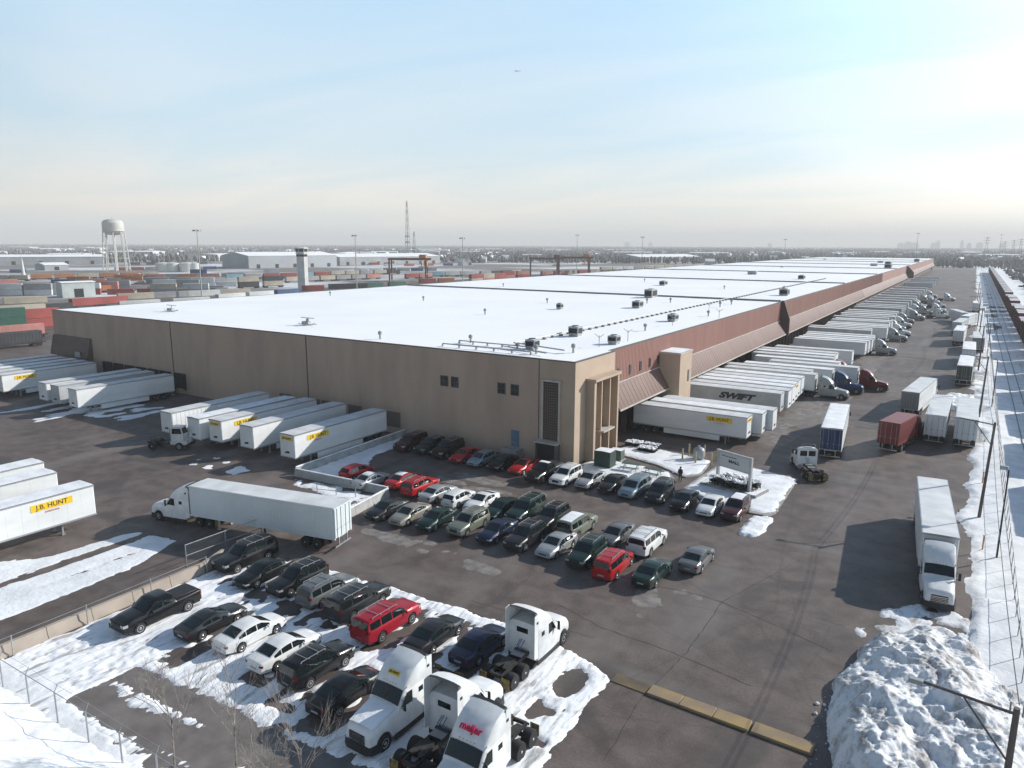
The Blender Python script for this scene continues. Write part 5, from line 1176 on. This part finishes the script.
wg=[wagon(cm),wagon(cm2),wagon(cm,h=5.2)]; index_children()
Y=33.0;i=0; usedw=set()
while Y<900:
    k=i%3 if Y<420 else 1; o=wg[k] if k not in usedw else copy_tree(wg[k]); usedw.add(k); o.location=(14.75,Y,.3); Y+=20.7
    lab='dark red freight wagon in the long train beyond the snowy tracks' if k==0 else ('brown freight wagon in the long train beyond the snowy tracks' if k==1 else 'low dark red freight wagon in the long train beyond the snowy tracks')
    tag(o,lab,'railway wagon','freight wagons in the long train'); i+=1
# ------------------------------------------------------------------ container terminal behind the warehouse
CC={'red':(.31,.06,.05),'orange':(.40,.15,.06),'blue':(.03,.08,.18),'green':(.04,.12,.09),'white':(.55,.56,.55),'grey':(.30,.30,.30),'tan':(.42,.37,.29),'pink':(.46,.20,.17),'dark':(.04,.04,.045),'teal':(.20,.38,.42),'yellow':(.45,.45,.22)}
CM={}
def container(c,L):
    if (c,L) in CM: return CM[(c,L)]
    q=MB(); q.cbox(-L/2,L/2,-1.22,1.22,.05,2.88,.05); n=int(L/.8)
    for s in (-1,1):
        for k in range(n): x=-L/2+.4+(L-.8)*k/(n-1); q.bx(x-.2,x+.2,*sorted((s*1.22,s*1.26)),.25,2.7)
    for e in (-1,1):
        for s in (-1,1): q.bx(*sorted((e*(L/2-.12),e*(L/2+.03))),*sorted((s*1.12,s*1.27)),0,2.93)
    o=q.build('shipping_container',mat('container_'+c,CC[c],rough=.7,var=.25,scale=.2,detail=6)); bpy.data.objects.remove(o,do_unlink=False) if False else None
    CM[(c,L)]=o; o['_p']=1; return o
usedc=set(); ncont=0
flat=MB(); flat.bx(-6.6,6.6,-1.3,1.3,.85,1.15); flat.bx(-7.4,7.4,-.12,.12,.75,1.0)
for e in (-1,1):
    flat.bx(e*4.9-1.2,e*4.9+1.2,-1,1,.4,.84)
    for d in (-.8,.8):
        for s in (-1,1): flat.cyl((e*4.9+d,s*.7,.42),(e*4.9+d,s*.85,.42),.42,10)
flatme=flat.build('flat_wagon',frame_m); fused=False
def crow(a,b,z0,levels,cols,L=12.2,rail=True,fill=.95,gap=1.6):
    global ncont,fused
    A=Vector((*at(*a),0)); B=Vector((*at(*b),0)); D=B-A; n=max(1,round(D.length/(L+gap))); ang=math.atan2(D.y,D.x)
    for k in range(n):
        p=A+D*((k+.5)/max(1,n)); 
        if rail:
            if fused: f=flatme.copy(); col.objects.link(f)
            else: f=flatme; fused=True
            f.location=p; f.rotation_euler.z=ang; tag(f,'dark flat rail wagon carrying containers in the terminal','railway wagon','flat wagons in the container terminal')
        for v in range(levels):
            if random.random()>fill and v>0: continue
            c=random.choice(cols); m0=container(c,L)
            if (c,L) in usedc: o=m0.copy(); col.objects.link(o)
            else: o=m0; usedc.add((c,L))
            if '_p' in o: del o['_p']
            o.location=p+Vector((0,0,(1.16 if rail else .1)+v*2.94)); o.rotation_euler.z=ang
            tag(o,f'{"dull dark" if c=="dark" else c} shipping container in the rail terminal behind the warehouse','container',f'{c} containers in the rail terminal'); ncont+=1
crow((-25,352),(52,344),0,1,['dark'])
crow((-20,343),(56,336),0,1,['pink','orange'])
crow((-20,333),(25,330),0,2,['green','blue'])
crow((22,329),(56,326),0,2,['red','red'],rail=False)
crow((40,312),(70,310),0,1,['dark','green'],rail=False)
crow((72,309),(126,305),0,1,['red','pink','red'])
crow((-10,318),(50,314),0,1,['tan','white','grey'],L=16.1)
crow((112,309),(215,303),0,1,['white','grey','white','yellow'],L=16.1,rail=False)
crow((215,301),(300,294),0,1,['white','dark','blue','white','pink'],L=16.1,rail=False)
crow((-10,305),(60,302),0,1,['tan','white','grey'],L=16.1,rail=False)
crow((118,300),(250,294),0,1,['white','white','grey','tan'],L=16.1,rail=False)
crow((-10,293),(20,292),0,2,['pink','tan'])
crow((18,290),(60,289),0,1,['grey','white'],L=16.1)
crow((96,289),(240,284),0,1,['grey','grey','white'],L=16.1)
crow((94,293),(118,292),0,1,['orange','orange'])
crow((30,280),(160,277),0,1,['red','orange','orange','tan','red'])
crow((-10,281),(30,281),0,1,['grey','tan'])
crow((236,289),(285,287),0,2,['orange','tan','dark','orange'])
crow((285,283),(380,279),0,1,['pink','grey','tan','grey'])
crow((225,280),(330,277),0,1,['grey','red','white','teal'])
crow((330,276),(400,274),0,1,['grey','tan','dark'])
crow((296,291),(330,290),0,1,['pink','red'],rail=False)
crow((330,289),(366,288),0,1,['dark','blue'],rail=False)
crow((362,288),(408,286),0,1,['green','green','dark'],rail=False)
crow((405,279),(432,278),0,1,['red','pink'])
crow((418,283),(455,282),0,1,['red','red','orange'],rail=False)
crow((428,277),(475,276),0,1,['teal','grey','white'])
crow((470,283),(505,281),0,2,['pink','red','tan'],rail=False)
crow((480,276),(530,274),0,1,['tan','dark','grey'])
crow((500,279),(530,278),0,2,['red','pink'],rail=False)
crow((540,276),(600,274),0,1,['red','tan','pink','orange'])
crow((600,271),(700,268),0,1,['grey','tan','white'],L=16.1)
rx=random.Random(11)
for k in range(34):
    y=rx.uniform(263.5,296); x=rx.uniform(-10,470 if y<276 else 230); w_=rx.uniform(45,120)
    if y>276 and x+w_>(300 if y<284 else 250): continue
    crow((x,y),(x+w_,y-w_*.012),0,rx.choice((1,1,2)),rx.sample(['white','grey','tan','pink','red','dark','blue','orange','grey','white'],3),rail=False,fill=.6,gap=rx.choice((1,6,14)))
# gantry cranes
def gantry(x,y,rz,span,h,m1,m2,label):
    r=empty('gantry_crane',(x,y,0),R_(rz))
    for sx in (-1,1):
        for sy in (-1,1): q=MB(); q.bx(sx*span/2-.5,sx*span/2+.5,sy*5-.45,sy*5+.45,.9,h-1.5); q.build('leg',m1,r); q=MB(); q.cyl((sx*span/2-.2,sy*5,.9),(sx*span/2+.2,sy*5,.9),.9,12); q.build('wheel',rubber,r)
        q=MB(); q.bx(sx*span/2-.45,sx*span/2+.45,-5.2,5.2,h*.28,h*.28+1); q.build('sill_beam',m1,r)
    for sy in (-1,1): q=MB(); q.bx(-span/2-1,span/2+3,sy*4-.5,sy*4+.5,h-1.5,h); q.build('girder',m1,r)
    q=MB(); q.cbox(span*.32,span*.32+5,-4.6,4.6,h+.02,h+2.4,.2); q.bx(span*.32+1,span*.32+1.3,-1,1,h-6,h+.02); q.bx(span*.32-1,span*.32+5.5,-1.2,1.2,h-6.6,h-6); q.build('trolley',m2,r)
    q=MB(); q.cbox(span*.5-1.6,span*.5+.8,-2,2,h-5.5,h-2,.2); q.build('operator_cabin',m2,r)
    tag(r,label,'gantry crane','gantry cranes in the container terminal')
cd=mat('crane_dark',(.16,.075,.055),rough=.7); co=mat('crane_orange',(.50,.19,.05),rough=.6)
gantry(-345,405,32,26,16.5,cd,co,'dark gantry crane with an orange cabin end, nearest the control tower')
gantry(-309,540,32,24,15.5,cd,cd,'dark gantry crane, left one of the two farther gantries'); gantry(-300,575,32,28,16,cd,co,'dark gantry crane, right one of the two farther gantries')
# control tower
ct=empty('control_tower',(-331.5,294.5,0)); ct.scale=(.82,.82,1.02); wt_m=mat('tower_white',(.58,.59,.57),rough=.7,var=.12,scale=.3)
def octo(r,z,n=8): return [(r*math.cos((i+.5)*2*math.pi/n),r*math.sin((i+.5)*2*math.pi/n),z) for i in range(n)]
q=MB(); q.loft([octo(3.9,0),octo(3.9,18.6)]); q.build('shaft',wt_m,ct)
q=MB(); q.loft([octo(4.1,18.6),octo(4.1,19.9)]); q.build('lower_window_band',win,ct)
q=MB(); q.loft([octo(4.3,19.9),octo(4.3,21.3)]); q.build('gallery',wt_m,ct)
q=MB(); q.loft([octo(4.3,21.3),octo(4.7,22.9)]); q.build('cab_window',win,ct)
for i in range(8): q=MB(); a=(i+.5)*math.pi/4; q.cyl((4.35*math.cos(a),4.35*math.sin(a),21.3),(4.75*math.cos(a),4.75*math.sin(a),22.9),.22,5); q.build('mullion',wt_m,ct)
q=MB(); q.loft([octo(5.0,22.9),octo(5.0,23.4),octo(3.2,24.0)]); q.cyl((0,0,24),(0,0,26.5),.06,5); q.build('roof',wt_m,ct)
tag(ct,'white eight sided control tower with two dark window bands','control tower')
# masts
def mast(x,y,h,label):
    r=empty('high_mast_light',(x,y,0)); q=MB(); q.cyl((0,0,0),(0,0,h-.5),.32,8,r2=.16); q.build('pole',mat('mast_tan',(.42,.40,.33),rough=.6),r); q=MB(); q.cyl((0,0,h-.4),(0,0,h-.15),1.5,12); q.build('lamp_ring',steelg,r)
    for k in range(6): a=k*math.pi/3; q=MB(); q.cbox(1.7*math.cos(a)-.35,1.7*math.cos(a)+.35,1.7*math.sin(a)-.35,1.7*math.sin(a)+.35,h-.9,h-.3,.05); q.build('lamp',steelg,r)
    tag(r,label,'light mast','high mast lights over the terminal')
mast(-323.7,222.2,33,'tall light mast rising behind the left part of the snowy roof'); mast(-301.7,308,31.5,'tall light mast between the control tower and the dark gantry'); mast(-263.8,360.4,30.5,'tall light mast right of the orange gantry cabin')
mast(-262,640,34,'tall light mast above the two farther gantries'); mast(-190,900,34,'distant light mast over the middle of the roof'); mast(-330,640,36,'distant light mast left of the two farther gantries')
mast(-60,1000,42,'slim mast standing beyond the far end of the roof, left one'); mast(30,1300,44,'slim mast beyond the far end of the roof, right one')
def lattice(x,y,h,w,label,name='radio_mast',arms=0):
    r=empty(name,(x,y,0)); q=MB(); n=max(4,int(h/(w*1.6))); t=lambda z:w/2*(1-.8*z/h)
    c=((1,1),(-1,1),(-1,-1),(1,-1))
    for a,b in c: q.cyl((a*t(0),b*t(0),0),(a*t(h),b*t(h),h),.16*w/4,4)
    for k in range(n):
        z0,z1=h*k/n,h*(k+1)/n
        for i in range(4):
            a,b=c[i],c[(i+1)%4]; q.cyl((a[0]*t(z0),a[1]*t(z0),z0),(b[0]*t(z1),b[1]*t(z1),z1),.09*w/4,4); q.cyl((a[0]*t(z1),a[1]*t(z1),z1),(b[0]*t(z1),b[1]*t(z1),z1),.09*w/4,4)
    q.build('lattice',mat('mast_grey',(.22,.22,.23),rough=.6),r)
    if arms:
        q=MB()
        for z in (h*.72,h*.84,h*.96): q.cyl((-arms,0,z),(arms,0,z),.3,5)
        q.build('cross_arm',MATS['mast_grey'],r)
    else:
        for z in (h*.40,h*.30):
            q=MB(); q.cyl((0,0,z-1.2),(0,0,z+1.2),t(z)+1.6,8); q.build('antenna_cluster',MATS['mast_grey'],r)
    tag(r,label,'pylon' if arms else 'radio mast')
x,y=at(408,259.5); lattice(x,y,98,7,'tall lattice radio mast on the horizon behind the dark gantry'); x,y=at(414.5,259); lattice(x,y,48,6,'shorter lattice mast right beside the tall radio mast')
for i,px in enumerate((1003,1012,1019,985)): x,y=at(px,258.5); lattice(x,y,38+3*i,8,['leftmost of the pylons standing close together on the right horizon','middle pylon of those close together on the right horizon','rightmost pylon on the right horizon','shorter lone pylon left of the right horizon pylons'][i],'transmission_pylon',arms=7)
# water tower
wt=empty('water_tower',(-687,384,0)); wt.scale=(.82,.82,1); wm=mat('water_tower_white',(.60,.59,.54),rough=.6,c2=(.50,.49,.45),scale=.1)
rg=lambda r,z,n=28:[(r*math.cos(i*2*math.pi/n),r*math.sin(i*2*math.pi/n),z) for i in range(n)]
q=MB(); q.loft([rg(2,33.2),rg(7,33.8),rg(10.2,35.6),rg(11.2,37.2),rg(11.2,44.5),rg(9.5,46.6),rg(5,48.0),rg(.4,48.6)],smooth=True); q.cyl((0,0,48.4),(0,0,50.5),.25,6); q.build('tank',wm,wt)
q=MB(); q.loft([rg(12.2,37.0),rg(12.2,37.3)]); q.build('balcony',wm,wt)
for k in range(8): a=k*math.pi/4+.2; q=MB(); q.cyl((14*math.cos(a),14*math.sin(a),0),(10.8*math.cos(a),10.8*math.sin(a),36.5),.62,8); q.build('leg',wm,wt)
q=MB(); q.cyl((0,0,0),(0,0,34),.9,10); q.build('riser_pipe',wm,wt)
q=MB()
for z in (12,24):
    rr=14-3.2*z/36.5
    for k in range(8): a=k*math.pi/4+.2; b=a+math.pi/4; q.cyl((rr*math.cos(a),rr*math.sin(a),z),(rr*math.cos(b),rr*math.sin(b),z),.2,5)
q.build('brace',wm,wt)
tag(wt,'large white water tower on eight legs at the left horizon','water tower')
# sheds
def shed(x,y,rz,L,W,h,label,name='industrial_shed',wm_=None,roofm=snowroof,door=True,group=None,rise=.06):
    r=empty(name,(x,y,0),R_(rz)); wm_=wm_ or mat('shed_grey',(.36,.37,.38),rough=.7,var=.15,scale=.1)
    q=MB(); q.prism([(-W/2,0),(W/2,0),(W/2,h),(0,h+W*rise),(-W/2,h)],-L/2,L/2,'x'); q.build('wall',wm_,r)
    q=MB()
    for s in (-1,1): q.prism([(0,h+W*rise+.05),(s*(W/2+.4),h+.03),(s*(W/2+.4),h+.33),(0,h+W*rise+.4)],-L/2-.4,L/2+.4,'x')
    q.build('roof',roofm,r)
    if door:
        for k in range(max(1,int(L/22))): q=MB(); xx=-L/2+L*(k+.5)/max(1,int(L/22)); q.bx(xx-2,xx+2,-W/2-.12,-W/2-.02,0,min(4.2,h*.7)); q.build('door',darkv,r)
    tag(r,label,'shed',group); return r
def shed_px(a,b,W,h,label,**k):
    A=at(*a);B=at(*b); L=math.hypot(B[0]-A[0],B[1]-A[1]); an=math.degrees(math.atan2(B[1]-A[1],B[0]-A[0])); n=R_(an+90)
    return shed((A[0]+B[0])/2+math.cos(n)*W/2,(A[1]+B[1])/2+math.sin(n)*W/2,an,L,W,h,label,**k)
shed_px((63,298),(96,296.5),9,7.2,'pale grey metal shed standing among the rail wagons',wm_=mat('shed_pale',(.46,.50,.48),rough=.6,var=.1,scale=.2),rise=.02)
shed_px((249,268.5),(337,266.5),60,13,'long white roofed warehouse left of the control tower',wm_=mat('shed_blue_grey',(.38,.40,.42),rough=.7,var=.1,scale=.05))
shed_px((340,265.5),(440,263.5),60,10,'long low grey industrial building right of the control tower')
shed_px((0,265),(105,264),40,9,'long low building with a white roof at the far left')
shed_px((45,270.5),(69,270),30,5,'low white roofed shed in front of the long left building')
shed_px((640,262.5),(700,261.5),60,8,'long flat building beyond the middle of the roof')
for i,(px,w) in enumerate(((164,7),(173,6),(188,7),(195,5))):
    x,y=at(px,272); r=empty('storage_tank',(x,y,0)); rr=w*.95; q=MB(); q.loft([rg(rr,0),rg(rr,8),rg(.3,9.2)],smooth=True); q.build('tank_shell',wm,r); q=MB(); q.bx(-rr-.5,-rr-.05,-.4,.4,0,9); q.build('ladder',steelg,r); tag(r,['leftmost round white storage tank beyond the rail wagons','second round white storage tank from the left','third round white storage tank from the left','rightmost round white storage tank behind the light mast'][i],'tank','round storage tanks behind the wagons')
x,y=at(24,279); q=MB(); q.cyl((0,0,0),(0,0,14),1.6,10,r2=.5); q.cyl((0,0,14),(0,0,19),.3,8,r2=.05); o=q.build('church_spire',wt_m); o.location=(x,y,0); tag(o,'slim white spire among the wagons at the far left','spire')
# far houses
rnd=random.Random(5)
housem=[mat('house_a',(.42,.40,.37),rough=.8),mat('house_b',(.24,.20,.18),rough=.8),mat('house_c',(.55,.55,.54),rough=.8)]
protos=[]
def mkhouse(m,L,W,h,rise,nm):
    r=empty(nm); q=MB(); q.prism([(-W/2,0),(W/2,0),(W/2,h),(0,h+W*rise),(-W/2,h)],-L/2,L/2,'x'); q.build('wall',m,r); q=MB()
    for s in (-1,1): q.prism([(0,h+W*rise+.05),(s*(W/2+.5),h-.1),(s*(W/2+.5),h+.25),(0,h+W*rise+.4)],-L/2-.4,L/2+.4,'x')
    q.build('roof',snowroof,r); return r
for m in housem: protos.append(mkhouse(m,12,9,5,.35,'distant_house'))
halls=[mkhouse(housem[0],60,35,8,.03,'distant_hall'),mkhouse(housem[2],90,45,9,.02,'distant_hall')]
index_children(); used_h=set()
def put(p,x,y,rz,lab,cat,g):
    o=p if p.name not in used_h else copy_tree(p); used_h.add(p.name); o.location=(x,y,0); o.rotation_euler.z=rz; tag(o,lab,cat,g)
def clear(x,y): return -175<x<60 and y<960 or (y<640 and -480<x)
cnt=0
while cnt<230:
    px=rnd.uniform(-10,1034); py=rnd.triangular(248.5,266,252); x,y=at(px,py)
    if clear(x,y) or math.hypot(x,y)>8500: continue
    put(protos[cnt%3],x,y,rnd.uniform(0,3.1),'small snow roofed house in the suburb spreading to the horizon','house','snow roofed houses in the far suburb'); cnt+=1
cnt=0
while cnt<46:
    px=rnd.uniform(-10,1034); py=rnd.triangular(247.6,262,250); x,y=at(px,py)
    if clear(x,y) or math.hypot(x,y)>8500: continue
    put(halls[cnt%2],x,y,R_(32+rnd.choice((0,90))+rnd.uniform(-6,6)),'broad white roofed hall in the far suburb','hall','broad white roofed halls in the far suburb'); cnt+=1
# skyline
for i,(px,hh,w) in enumerate(((886,58,60),(893,72,70),(899,62,90),(918,60,60),(922,82,40),(945,88,30),(952,62,40),(962,66,60),(983,60,35),(760,52,40),(645,60,40),(623,58,60))):
    d=CF+CR*((px-512)/FPX); d=Vector((d.x,d.y,0)).normalized()*8700
    q=MB(); q.loft([[(a*w/2,b*w/2,z) for a,b in ((-1,-1),(1,-1),(1,1),(-1,1))] for z in (0,hh*.75)]); q.loft([[(a*w*.36,b*w*.36,z) for a,b in ((-1,-1),(1,-1),(1,1),(-1,1))] for z in (hh*.75,hh)])
    o=q.build('tower_block',mat('tower_block_grey',(.25,.27,.30),rough=.6)); o.location=d; tag(o,'faint high rise block on the hazy horizon','high rise','faint high rises on the horizon')
# far woods: thousands of bare crowns that read as one mass
twig=mat('bare_woods',(.165,.15,.145),rough=.95,c2=(.085,.085,.08),scale=.01,detail=5)
rs=np.random.RandomState(9); V=[];Fc=[]
def blob(x,y,w,h,n=6):
    o=len(V); a0=rs.rand()*6
    for (rr,zz) in ((.35,.05),(1,.42),(.72,.8)):
        for i in range(n): a=a0+i*2*math.pi/n; k=rr*w*(.75+.5*rs.rand()); V.append((x+k*math.cos(a),y+k*math.sin(a),h*(zz+.1*(rs.rand()-.5))))
    V.append((x+w*.2*(rs.rand()-.5),y,h))
    for L in (0,1):
        for i in range(n): j=(i+1)%n; Fc.append((o+L*n+i,o+L*n+j,o+(L+1)*n+j,o+(L+1)*n+i))
    for i in range(n): Fc.append((o+2*n+i,o+2*n+(i+1)%n,o+3*n))
N=0
while N<21000:
    rr=1050*math.exp(rs.rand()**.9*2.12); th=(rs.rand()-.5)*1.45
    d=(CF+CR*math.tan(th)); d=Vector((d.x,d.y,0)).normalized(); x,y=d.x*rr,d.y*rr
    if (-180<x<28 and y<1000) or (y<760 and x>-620) or (x>28 and y<300): continue
    if rr<1000 and vnoise(np.array([x*.012]),np.array([y*.012]))[0]<.55: continue
    if vnoise(np.array([x*.004+9]),np.array([y*.004]))[0]<.30: continue
    h=rs.uniform(4,11)*(1 if rr<3000 else 1.25); w=rs.uniform(1.3,3.6)*(1 if rr<1800 else 1.6 if rr<3500 else 3.2); blob(x,y,w,h); N+=1
me=bpy.data.meshes.new('distant_woods'); me.from_pydata(V,[],Fc); me.materials.append(twig); o=bpy.data.objects.new('distant_woods',me); col.objects.link(o); tag(o,kind='stuff')
# brushwood strip beyond the train
V.clear();Fc.clear()
for k in range(1500):
    y=260+1000*rs.rand()**1.4; x=rs.uniform(28,28+y*.12+14); blob(x,y,rs.uniform(.8,2.6),rs.uniform(1,4.5),5)
me=bpy.data.meshes.new('trackside_brush'); me.from_pydata(V,[],Fc); me.materials.append(twig); o=bpy.data.objects.new('trackside_brush',me); col.objects.link(o); tag(o,kind='stuff')
# bare saplings in the foreground
barkm=mat('frosted_bark',(.34,.31,.29),rough=.9,c2=(.14,.11,.09),scale=3)
def bare_tree(x,y,h,seed,label):
    rd=random.Random(seed); r=empty('bare_tree',(x,y,0)); tk=MB(); br=MB()
    tk.cyl((0,0,0),(.05,.05,h*.45),.055,7,r2=.035)
    def grow(p,d,L,rad,lv):
        q=p+d*L; br.cyl(p,q,rad*1.05,4,r2=rad*.65)
        if lv==0: return
        for k in range(rd.choice((2,3,3))):
            nd=(d+Vector((rd.uniform(-.7,.7),rd.uniform(-.7,.7),rd.uniform(-.1,.5)))).normalized(); grow(p+d*L*rd.uniform(.55,1),nd,L*rd.uniform(.6,.8),rad*.62,lv-1)
    for k in range(7): 
        a=rd.random()*6.28; z=h*(.18+.30*k/7); grow(Vector((.03,.03,z)),Vector((math.cos(a)*.5,math.sin(a)*.5,1)).normalized(),h*.24,.022,4)
    tk.build('trunk',barkm,r); br.build('branches',barkm,r); tag(r,label,'tree')
TP=[at(296,700,5.6),at(228,662,6.2),at(165,668,5.6),at(262,722,5.2)]
bare_tree(*TP[0],6.8,1,'frosted bare sapling furthest right in the foreground'); bare_tree(*TP[1],7.4,2,'frosted bare sapling in the middle of the foreground strip'); bare_tree(*TP[2],6.8,3,'frosted bare sapling nearest the snow bank'); bare_tree(*TP[3],6.4,4,'small frosted bare sapling near the white lorry')
# plane
q=MB(); q.cyl((-9,0,0),(9,0,0),1.1,8,r2=.5); q.prism([(-1.5,0),(1.5,0),(-3.5,11),(-5,11)],-.15,.15,'z'); q.prism([(-1.5,0),(1.5,0),(-3.5,-11),(-5,-11)],-.15,.15,'z'); q.prism([(-9,.5),(-6.5,.5),(-9.5,4),(-10.5,4)],-.15,.15,'y')
o=q.build('airplane',mat('plane_grey',(.25,.27,.3),rough=.5)); d=(CF+CR*((518-512)/FPX)-CU*((71-384)/FPX)).normalized()*1500; o.scale=(.6,.6,.6); o.location=d+Vector((0,0,H)); o.rotation_euler=(R_(6),R_(-6),R_(YAW+10)); tag(o,'tiny grey airplane high in the pale sky','airplane')
# ------------------------------------------------------------------ air, sky, sun
SUN=Vector((1.25,1.62,1.0)).normalized(); elev=math.asin(SUN.z); azi=math.atan2(SUN.x,SUN.y)
hz=MB(); hz.bx(-9700,9700,-1000,9700,-1.5,180)
# top just above the highest thing: the airplane stays outside
ho=hz.build('haze',None) if False else None
me=bpy.data.meshes.new('haze'); bb=MB(); bb.bx(-9700,9700,-1000,9700,-1.5,170); me.from_pydata(bb.v,[],bb.f); hm=bpy.data.materials.new('haze_air'); hm.use_nodes=True; nt=hm.node_tree; nt.nodes.remove(nt.nodes['Principled BSDF']); pv=nt.nodes.new('ShaderNodeVolumePrincipled'); pv.inputs['Density'].default_value=HAZE; pv.inputs['Color'].default_value=(.985,.98,.97,1); pv.inputs['Anisotropy'].default_value=0; nt.links.new(pv.outputs[0],nt.nodes['Material Output'].inputs['Volume']); me.materials.append(hm)
ho=bpy.data.objects.new('haze',me); col.objects.link(ho); tag(ho,kind='stuff')
w=bpy.data.worlds.new('World'); scene.world=w; w.use_nodes=True; n=w.node_tree.nodes; l=w.node_tree.links; bg=n['Background']; bg.inputs['Strength'].default_value=SKYS
sky=n.new('ShaderNodeTexSky'); sky.sky_type='NISHITA'; sky.sun_disc=False; sky.sun_elevation=elev; sky.sun_rotation=azi; sky.air_density=1.3; sky.dust_density=.4; sky.ozone_density=2.0; sky.altitude=200
tc=n.new('ShaderNodeTexCoord'); sep=n.new('ShaderNodeSeparateXYZ'); l.new(tc.outputs['Generated'],sep.inputs[0])
# thin cirrus sheet: project the view direction on a flat cloud layer
mz=n.new('ShaderNodeMath'); mz.operation='MAXIMUM'; l.new(sep.outputs['Z'],mz.inputs[0]); mz.inputs[1].default_value=.0; ad=n.new('ShaderNodeMath'); ad.operation='ADD'; l.new(mz.outputs[0],ad.inputs[0]); ad.inputs[1].default_value=.11
dv=n.new('ShaderNodeVectorMath'); dv.operation='DIVIDE'; l.new(tc.outputs['Generated'],dv.inputs[0]); cb=n.new('ShaderNodeCombineXYZ')
for i in range(3): l.new(ad.outputs[0],cb.inputs[i])
l.new(cb.outputs[0],dv.inputs[1])
mp=n.new('ShaderNodeMapping'); mp.inputs['Rotation'].default_value=(0,0,R_(-25)); mp.inputs['Scale'].default_value=(.55,1.25,0); l.new(dv.outputs[0],mp.inputs['Vector'])
nz=n.new('ShaderNodeTexNoise'); nz.inputs['Scale'].default_value=.8; nz.inputs['Detail'].default_value=8; nz.inputs['Roughness'].default_value=.48; nz.inputs['Distortion'].default_value=.8; l.new(mp.outputs[0],nz.inputs['Vector'])
rp_=n.new('ShaderNodeValToRGB'); rp_.color_ramp.elements[0].position=.38; rp_.color_ramp.elements[1].position=.60; rp_.color_ramp.elements[0].color=(0,0,0,1); rp_.color_ramp.elements[1].color=(.97,.97,.97,1); l.new(nz.outputs['Fac'],rp_.inputs['Fac'])
# the veil is brighter towards the sun
dt=n.new('ShaderNodeVectorMath'); dt.operation='DOT_PRODUCT'; l.new(tc.outputs['Generated'],dt.inputs[0]); dt.inputs[1].default_value=SUN
m0=n.new('ShaderNodeMath'); m0.operation='MAXIMUM'; l.new(dt.outputs['Value'],m0.inputs[0]); m0.inputs[1].default_value=0
m1=n.new('ShaderNodeMath'); m1.operation='POWER'; l.new(m0.outputs[0],m1.inputs[0]); m1.inputs[1].default_value=6
m2=n.new('ShaderNodeMapRange'); m2.inputs['From Min'].default_value=-1; m2.inputs['From Max'].default_value=0; m2.inputs['To Min'].default_value=4.0; m2.inputs['To Max'].default_value=CLO; l.new(dt.outputs['Value'],m2.inputs['Value'])
mr=n.new('ShaderNodeMath'); mr.operation='MULTIPLY_ADD'; l.new(m1.outputs[0],mr.inputs[0]); mr.inputs[1].default_value=CHI; l.new(m2.outputs[0],mr.inputs[2])
cr=n.new('ShaderNodeValToRGB'); l.new(sep.outputs['Z'],cr.inputs['Fac']); E_=cr.color_ramp.elements; E_[0].position=0; E_[0].color=(1.0,.89,.78,1); E_[1].position=1; E_[1].color=(.05,.09,.18,1)
for p_,c_ in ((.05,(.95,.88,.80,1)),(.12,(.72,.82,.88,1)),(.30,(.56,.76,.94,1)),(.50,(.16,.23,.34,1))): e_=E_.new(p_); e_.color=c_
cc=n.new('ShaderNodeVectorMath'); cc.operation='SCALE'; l.new(cr.outputs['Color'],cc.inputs[0]); l.new(mr.outputs[0],cc.inputs['Scale'])
mx_=n.new('ShaderNodeMix'); mx_.data_type='RGBA'; gp=n.new('ShaderNodeVectorMath'); gp.operation='MULTIPLY'; l.new(cc.outputs[0],gp.inputs[0]); gp.inputs[1].default_value=(.84,.94,.995)
l.new(rp_.outputs['Color'],mx_.inputs['Factor']); l.new(gp.outputs[0],mx_.inputs['A']); l.new(cc.outputs[0],mx_.inputs['B'])
mx2=n.new('ShaderNodeMix'); mx2.data_type='RGBA'; mx2.inputs['Factor'].default_value=.15; l.new(mx_.outputs['Result'],mx2.inputs['A']); l.new(sky.outputs[0],mx2.inputs['B']); l.new(mx2.outputs['Result'],bg.inputs['Color'])
sl=bpy.data.lights.new('sun','SUN'); sl.energy=SUNE; sl.angle=R_(.55); sl.color=(1,.95,.875); so=bpy.data.objects.new('sun',sl); col.objects.link(so); so.rotation_euler=SUN.to_track_quat('Z','Y').to_euler()
scene.view_settings.view_transform='Standard'; scene.view_settings.look='None'; scene.view_settings.exposure=EXPO; scene.view_settings.gamma=1; scene.view_settings.use_curve_mapping=False
scene.render.engine='CYCLES'; scene.render.resolution_x=1024; scene.render.resolution_y=768
for o in list(LT.values()):
    if o.location.y<-200:
        for c in list(o.children): 
            for d in list(c.children): bpy.data.objects.remove(d)
            bpy.data.objects.remove(c)
        bpy.data.objects.remove(o)
